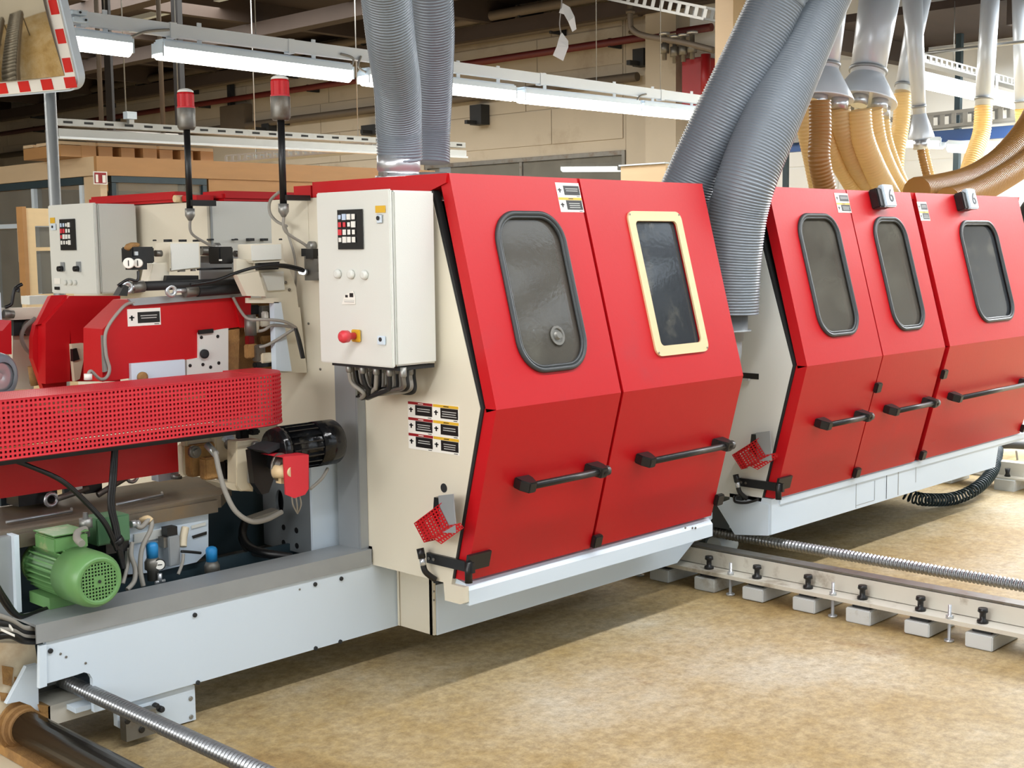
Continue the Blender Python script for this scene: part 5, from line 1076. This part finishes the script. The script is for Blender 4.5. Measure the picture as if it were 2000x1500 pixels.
RC = thing('tool_cover', 'small bright red angle cover over a spindle in front of the black motor', 'cover', tuple(Q(575, 970, y=3.68)))
part('cover_front', poly(MB(), [(554, 892), (603, 888), (603, 955), (596, 966), (575, 973), (558, 966)], 3.66, .006), REDD, RC); a, b = Q(554, 892, y=3.66), Q(603, 888, y=3.66)
part('cover_top', MB().box((a.x - .0, 3.66, (a.z + b.z) / 2 - .004), (b.x, 3.80, (a.z + b.z) / 2 + .001)), REDD, RC)
part('saw_disc', MB().lathe(Q(545, 912, y=3.73), (0.3, -1, 0), [(0, .05), (.008, .05), (.008, .036), (.03, .036), (.03, .02)], 24), DSTEEL, RC); part('spindle', MB().lathe(Q(536, 920, y=3.72), (0.5, -1, 0), [(0, .024), (.05, .024), (.05, .018), (.065, .018)], 18), WOOD, RC)
part('stop_edge', poly(MB(), [(549, 903), (556, 903), (556, 945), (549, 945)], 3.70, .03), WOOD, RC)
for k in range(3): cable('trailing_wire', [Q(570 + k * 7, 965, y=3.68), Q(572 + k * 8, 985, y=3.69), Q(581, 1003, y=3.72)], .003, GREYC, RC)
cable('flex', [Q(640, 915, y=3.78), Q(628, 935, y=3.76), Q(606, 955, y=3.74)], .006, GREYC, RC)
BK = thing('holed_pillar', 'grey steel pillar with round holes and an oval slot below the black motor', 'pillar', (2.965, 3.95, .46))
lf = Q(511, 905, x=2.965).y
so = Q(546, 980, x=2.965)
part('side_plate', MB().plate_hole((3.95, lf, .43, .80), [(so.y + .026 * math.cos(i * .2618), so.z + .048 * math.sin(i * .2618)) for i in range(24)], lambda a, b, c: Vector((2.965 + c, a, b)), 0, .012), PILLAR, BK)
part('slot_back', P(((2.99, 3.96, .55), (3.0, lf, .76))), BLACK, BK); part('front_plate', P(((2.965, 3.935, .43), (3.10, 3.95, .80))), WHITE, BK, 'white front plate')
for px, py in ((554, 1030), (579, 1036), (554, 1060), (580, 1066)): part('plate_hole', MB().lathe(Q(px, py, x=2.9645), (-1, 0, 0), [(0, .0115), (.001, .0115)], 16), BLACK, BK)
part('base_flange', poly(MB(), [(490, 1014), (545, 995), (545, 1002), (492, 1022)], 4.0, .05), DSTEEL, BK)
SB = thing('spindle_bracket', 'sawdust stained white bracket and brown castings under the perforated guard', 'bracket', tuple(Q(480, 960, y=3.95)))
part('bracket_body', poly(MB(), [(462, 862), (509, 858), (509, 870), (497, 880), (484, 900), (484, 940), (494, 958), (470, 960), (462, 950)], 3.92, .06), DIRTY, SB, bevel=.003); part('bracket_foot', poly(MB(), [(425, 942), (494, 945), (494, 960), (455, 958)], 3.93, .1), DIRTY, SB)
for (a, b, m, y) in (((362, 850), (425, 868), DIRTY, 4.08), ((420, 848), (462, 900), DIRTY, 4.05), ((372, 870), (425, 925), RUST, 4.06), ((358, 868), (372, 930), DIRTY, 4.1), ((400, 895), (432, 935), RUST, 4.0), ((440, 900), (462, 935), BLACK, 4.04), ((470, 838), (490, 860), BLACK, 4.0), ((492, 838), (512, 850), DARK, 3.98), ((440, 852), (460, 862), WHITE, 4.03)):
    part('casting', fpx(MB(), a, b, y, .045), m, SB, bevel=.006)
for px, py, r in ((377, 882, .022), (447, 868, .02), (497, 870, .016)): part('round_boss', MB().lathe(Q(px, py, y=4.02 if px < 450 else 3.9), (0, -1, 0), [(0, r), (.02, r), (.02, r * .6), (.03, r * .6)], 18), DSTEEL, SB)
cable('braided_hose', [Q(410, 872, y=3.95), Q(420, 885, y=3.92), Q(428, 920, y=3.90), Q(440, 960, y=3.88), Q(460, 998, y=3.86), Q(490, 1018, y=3.85), Q(520, 1015, y=3.86), Q(550, 1000, y=3.88)], .0095, GREYC, SB); part('hose_fitting', MB().cyl(Q(404, 868, y=3.96), Q(422, 888, y=3.92), .013, 10), STEEL, SB)
PO = thing('cable_post', 'tall galvanised cable post standing on the channel below the control cabinet', 'post', (3.0, 3.84, .46))
part('post_side', P(((3.068, 3.787, .463), (3.078, 3.908, 1.17))), GALV, PO); part('post_front', P(((3.068, 3.777, .463), (3.108, 3.787, 1.04))), GALV, PO); part('post_cap', P(((3.07, 3.78, 1.04), (3.108, 3.83, 1.048))), BLACK, PO); part('post_fold', P(((3.066, 3.772, .463), (3.072, 3.777, 1.04))), GALV, PO)
# ---- far left pieces
FLt = thing('feed_column', 'cream feed column with black motor and a hooked black lever at the left edge', 'machine part', tuple(Q(45, 740, y=4.9)))
part('column', poly(MB(), [(25, 655), (62, 655), (66, 760), (24, 760)], 4.9, .03), CREAM, FLt); part('cross_arm', poly(MB(), [(-40, 603), (100, 600), (90, 622), (-40, 628)], 4.85, .04), CREAM, FLt); part('gear_motor', poly(MB(), [(27, 622), (70, 620), (70, 655), (27, 656)], 4.87, .03), DARK, FLt); part('motor_disc', MB().lathe(Q(56, 640, y=4.86), (0, -1, 0), [(0, .03), (.015, .03), (.015, .015), (.02, .015)], 16), DSTEEL, FLt)
part('lever', MB().sweep(spline([Q(10, 600, y=4.84), Q(22, 594, y=4.84), Q(26, 575, y=4.84), Q(30, 563, y=4.84), Q(43, 555, y=4.84)], 6), .007, 8), BLACK, FLt); part('lever_hook', MB().sweep(spline([Q(30, 563, y=4.83), Q(36, 564, y=4.83), Q(35, 571, y=4.83)], 5), .006, 8), BLACK, FLt); part('clamp_handle', MB().cyl(Q(7, 613, y=4.83), Q(26, 614, y=4.83), .016, 12), DSTEEL, FLt)
cable('cable', [Q(68, 622, y=4.8), Q(48, 640, y=4.78), Q(42, 660, y=4.78), Q(50, 680, y=4.78), Q(63, 694, y=4.78)], .008, GREYC, FLt); part('rust_bolt', MB().cyl(Q(64, 715, y=4.8), Q(70, 752, y=4.8), .02, 12), RUST, FLt); part('blue_fitting', fpx(MB(), (68, 727), (86, 750), 4.8, .05), BLUEGREY, FLt)
part('grey_box', fpx(MB(), (57, 578), (96, 594), 5.3, .08), CAB, FLt); part('white_case', fpx(MB(), (-40, 572), (6, 640), 4.82, .05), WHITE, FLt)
t = thing('red_hood', 'red hood corner cut by the left picture edge above the grey wheel', 'hood', tuple(Q(0, 690, y=4.7))); part('hood_shell', poly(MB(), [(-80, 650), (5, 646), (22, 626), (23, 692), (-80, 692)], 4.7, .12), RED, t); part('hood_stay', P(((Q(-30, 690, y=4.74).x, 4.74, 0), (Q(-20, 690, y=4.74).x, 4.78, Q(-20, 690, y=4.74).z + .02))), DARK, t)
WH = thing('tyred_wheel', 'grey rubber tyred wheel at the left edge behind the perforated guard', 'roller', tuple(Q(-5, 722, y=4.4))); wc = Q(-6, 735, y=4.4)  # a plain grey tyred wheel, not a feeding part
part('tyre', MB().lathe(wc, (.35, -.94, 0), [(-.03, .05), (-.028, .068), (-.018, .080), (0, .084), (.018, .080), (.028, .068), (.03, .05)], 30, cap=False), HOSE, WH); part('hub', MB().lathe(wc, (.35, -.94, 0), [(.0, .052), (.026, .052), (.020, .040), (.024, .03), (.014, .012), (.014, .004)], 24), STEEL, WH)
# ---- beacons
def beacon(label, px, y, py0, tp):
    p = Q(px, py0, x=2.99); b = Vector((2.99, p.y, 1.70)); t = thing('beacon_lamp', label, 'beacon', tuple(b), 'red beacons on black poles')
    top = Q(px - 2, tp, x=2.99).z
    part('pole', MB().cyl((2.99, p.y, 1.765), (2.99, p.y, top - .155), .0135, 12), BLACK, t); part('socket', MB().lathe((2.99, p.y, top - .155), (0, 0, 1), [(-.012, .03), (0, .037), (.075, .037), (.08, .033)], 18), DSTEEL, t)
    mb = MB(); n = 24
    lens = [(0, 1), (.052, 1), (.058, .9), (.06, .5)]
    n0 = len(mb.v)
    for h, k in lens:
        for j in range(n): r = (.035 if j % 2 else .0315) * k; th = 2 * math.pi * j / n; mb.v.append((2.99 + r * math.cos(th), p.y + r * math.sin(th), top - .075 + h))
    for i in range(3):
        for j in range(n): mb.face((n0 + i * n + j, n0 + i * n + (j + 1) % n, n0 + (i + 1) * n + (j + 1) % n, n0 + (i + 1) * n + j))
    mb.face([n0 + 3 * n + j for j in range(n)]); part('red_lens', mb, BEACON, t); part('clear_cap', MB().lathe((2.99, p.y, top - .016), (0, 0, 1), [(0, .033), (.006, .032), (.012, .024), (.016, .01)], 18), KEYW, t); part('lens_foot', MB().cyl((2.99, p.y, top - .08), (2.99, p.y, top - .074), .0365, 18), KEYR, t)
    part('pole_clamp', MB().box((2.985, p.y - .03, 1.775), (3.10, p.y + .004, 1.80)), BLACK, t); part('cable_socket', MB().lathe((2.99, p.y, 1.765), (0, 0, -1), [(0, .02), (.03, .02), (.04, .014), (.05, .008)], 14), TRAY, t)
    cc = part('beacon_cable', MB().sweep(spline([(2.99, p.y, 1.72), (3.0, p.y + .005, 1.66), (3.09, p.y - .01, 1.60), (3.09, p.y + .0, 1.55)], 8), .006, 8), GREYC, t)
    part('cable_clip', MB().lathe((3.105, p.y - .03, 1.605), (-1, 0, 0), [(0, .018), (.02, .018), (.025, .012)], 14), TRAY, t)
    return t
beacon('red beacon lamp on a black pole above the opposite machine', 370, 4.77, 390, 172)
bb = beacon('red beacon lamp on a black pole beside the nearer control cabinet', 553, 4.10, 380, 146)
part('loop_cable', MB().sweep(spline([Q(545, 375, x=3.05), Q(528, 392, x=3.05), Q(527, 415, x=3.05), Q(540, 432, x=3.05), Q(560, 442, x=3.05)], 8), .006, 8), GREYC, bb)
part('drop_cable', MB().sweep(spline([Q(556, 440, x=3.07), Q(565, 465, x=3.09), Q(575, 500, x=3.09), Q(578, 540, x=3.08), Q(574, 590, x=3.08), Q(576, 640, x=3.08)], 8), .005, 8), GREYC, bb)
# ================================================================== EXTRACTION HOSES AND DUCTS
def hose(name, label, pts, r, m, cat='hose', group=None, pitch=.011, depth=.0032, seg=22):
    t = thing(name, label, cat, tuple(pts[0]), group); part('spiral_hose', ribbed(MB(), pts, r, pitch, depth, seg), m, t); return t
h = hose('suction_hose', 'grey spiral suction hose standing on the bright collar, left of the pair', [Q(781, 312, y=3.72), Q(779, 250, y=3.70), Q(776, 170, y=3.62), Q(764, 80, y=3.50), Q(755, 0, y=3.42), Q(748, -60, y=3.36), Q(738, -160, y=3.27)], .083, HOSE, group='grey hoses above the nearer housing')
c = Q(779, 345, y=3.72); part('collar', MB().lathe((c.x, c.y, 1.848), (0, 0, 1), [(0, .088), (.012, .088), (.012, .076), (.03, .076), (.034, .081), (.085, .081), (.085, .07)], 28), STEEL, h); part('clamp_screw', P(((c.x - .1, c.y - .03, 1.856), (c.x - .08, c.y, 1.87))), DSTEEL, h)
h = hose('suction_hose', 'grey spiral suction hose standing behind, right of the pair', [Q(838, 318, y=4.05), Q(839, 250, y=4.05), Q(843, 150, y=3.98), Q(845, 70, y=3.9), Q(842, 0, y=3.84), Q(838, -60, y=3.8), Q(833, -160, y=3.73)], .085, HOSE, group='grey hoses above the nearer housing')
c = Q(838, 335, y=4.05); part('collar', MB().lathe((c.x, c.y, 1.80), (0, 0, 1), [(0, .078), (.10, .078), (.10, .07)], 28), STEEL, h)
h = hose('suction_hose', 'wide grey spiral hose leaning to the right, left one of the slanted pair', [Q(px, py, x=xx) for px, py, xx in ((1300, 480, 4.83), (1322, 420, 4.83), (1350, 350, 4.84), (1404, 235, 4.88), (1460, 120, 4.95), (1517, 0, 5.03), (1550, -70, 5.08), (1680, -420, 5.35))], .118, HOSE, group='slanted grey hoses between the housings', depth=.004, pitch=.0125)
p = Q(1300, 480, x=4.83); part('lower_hose', ribbed(MB(), [(p.x, p.y, p.z), (p.x, p.y + .01, p.z - .12), (p.x - .06, p.y + .01, p.z - .26), (4.605, p.y + .01, p.z - .30)], .112, .0125, .004, 18), HOSE, h)
h = hose('suction_hose', 'wide grey spiral hose coming up between the two housings, right one of the slanted pair', [Q(px, py, x=xx) for px, py, xx in ((1424, 612, 4.84), (1428, 520, 4.84), (1440, 420, 4.84), (1462, 340, 4.86), (1502, 240, 4.96), (1548, 130, 5.12), (1597, 10, 5.30), (1628, -70, 5.4), (1740, -420, 5.75))], .128, HOSE, group='slanted grey hoses between the housings', depth=.004, pitch=.0125)
c = Q(1423, 622, x=4.84); part('collar', MB().lathe(c, (0, 0, -1), [(-.02, .085), (.05, .085), (.05, .10), (.058, .10), (.058, .07), (.10, .066)], 24), GALV, h)
part('elbow', MB().sweep(spline([c - Vector((0, 0, .09)), c - Vector((.0, 0, .16)), c - Vector((.06, 0, .25)), Vector((4.605, c.y, c.z - .29))], 8), .058, 16), GALV, h)
# steel drop ducts and amber hoses behind the farther housing
def duct(label, p0, p1, r0, r1, y, cone=None, name='steel_duct'):
    a, b = Q(*p0, y=y), Q(*p1, y=y); t = thing(name, label, 'duct', tuple(b), 'bright steel ducts above the farther housing')
    part('duct_pipe', MB().cyl(a, b, r0, 26, r1), DUCT, t); d = (b - a).normalized()
    part('clamp_ring', MB().lathe(a.lerp(b, .93), d, [(0, r1 * 1.02), (0, r1 * 1.12), (.02, r1 * 1.12), (.02, r1 * 1.02)], 26), GALV, t)
    if cone:
        L, R_, nst = cone; part('cone', MB().lathe(b, d, [(0, r1), (L, R_), (L + .01, R_)], 28), DUCT, t)
        for k in range(nst):
            th = 2 * math.pi * k / nst + .4; e = d.orthogonal().normalized(); e2 = d.cross(e); c = b + d * (L + .01) + (e * math.cos(th) + e2 * math.sin(th)) * R_ * .62
            part('outlet_stub', MB().cyl(c, c + d * .07, .055, 16), STEEL, t)
    return t
duct('bright steel duct ending in a cone, partly behind the slanted hoses', (1628, -30), (1612, 135), .105, .085, 4.5, (.19, .20, 5))
duct('bright wide steel duct ending in a cone over the amber hoses', (1722, -30), (1694, 148), .14, .115, 4.5, (.18, .225, 6))
duct('slim bright steel duct feeding one amber hose, crossing the narrow duct', (1803, -30), (1763, 180), .085, .062, 4.9)
duct('narrow bright steel duct ending in a small cone', (1780, -30), (1796, 222), .075, .046, 4.6, (.17, .095, 2))
duct('bright steel duct in front of the lamp tray, right of the narrow cone', (1936, -30), (1921, 207), .075, .07, 4.8)
duct('bright steel duct at the right picture edge', (1996, -30), (2000, 212), .085, .075, 4.8)
AG = 'amber hoses behind the farther housing'
def ah(label, pts, r, y, m=YHOSE):
    return hose('amber_hose', label, [Q(px, py, y=yy) for (px, py, yy) in [(p[0], p[1], p[2] if len(p) > 2 else y) for p in pts]], r, m, group=AG, pitch=.022, depth=.0035, seg=16)
ah('pale amber hose under the left cone, outermost on its left', [(1578, 195), (1574, 240), (1588, 310), (1600, 370), (1606, 395)], .06, 4.45)
ah('dark amber hose hanging straight under the left cone', [(1601, 196), (1602, 260), (1600, 310), (1612, 370), (1620, 400)], .066, 4.25, YHOSED)
ah('amber hose curving right from the left cone, behind the dark one', [(1632, 200), (1618, 270), (1640, 320), (1670, 370), (1685, 400)], .058, 4.5)
ah('pale amber hose under the wide cone, leftmost there', [(1640, 210), (1648, 260), (1672, 320), (1705, 370), (1720, 400)], .066, 4.4)
ah('amber hose in the middle under the wide cone', [(1678, 215), (1684, 270), (1708, 330), (1735, 380), (1745, 400)], .075, 4.3)
ah('amber hose right of middle under the wide cone', [(1702, 214), (1712, 280), (1738, 345), (1765, 385), (1775, 400)], .07, 4.35)
ah('pale amber hose under the wide cone, rightmost there', [(1722, 212), (1728, 270), (1748, 330), (1772, 380), (1785, 400)], .05, 4.5)
ah('amber hose hanging from the slim crossing duct', [(1763, 183), (1760, 240), (1750, 300), (1748, 360), (1750, 390)], .063, 4.9)
for k in range(2): ah(('amber hose from the small cone, left of the two', 'amber hose from the small cone, right of the two')[k], [(1795 + k * 8, 258), (1800 + k * 8, 300), (1812 + k * 8, 350), (1822 + k * 8, 390)], .026, 4.6, YHOSE if k else YHOSED)
ah('amber hose under the duct in front of the lamp tray', [(1921, 208), (1917, 260), (1900, 310), (1885, 360), (1880, 400)], .07, 4.8)
ah('amber hose hanging at the right picture edge', [(2000, 212), (2004, 260), (2010, 320)], .075, 4.8)
ah('big brown amber hose sweeping down from the right edge onto the farther housing', [(2040, 190), (2010, 250), (1960, 310), (1900, 350), (1840, 368), (1790, 376)], .10, 4.1, YHOSED)
ah('big brown amber hose lying lowest across the farther housing at right', [(2060, 280), (2010, 315), (1950, 352), (1900, 378), (1850, 392)], .085, 3.9, YHOSED)
t = thing('duct_elbow', 'dark rubber duct elbow at the right edge beside the farther housing', 'duct', tuple(Q(2010, 440, y=3.9))); part('elbow', MB().sweep(spline([Q(2040, 380, y=3.95), Q(2008, 410, y=3.95), Q(2004, 450, y=3.95), Q(2030, 500, y=3.95)], 10), .06, 16), RUBBER, t)
for o in list(bpy.data.objects):
    if 'base' in o: del o['base']
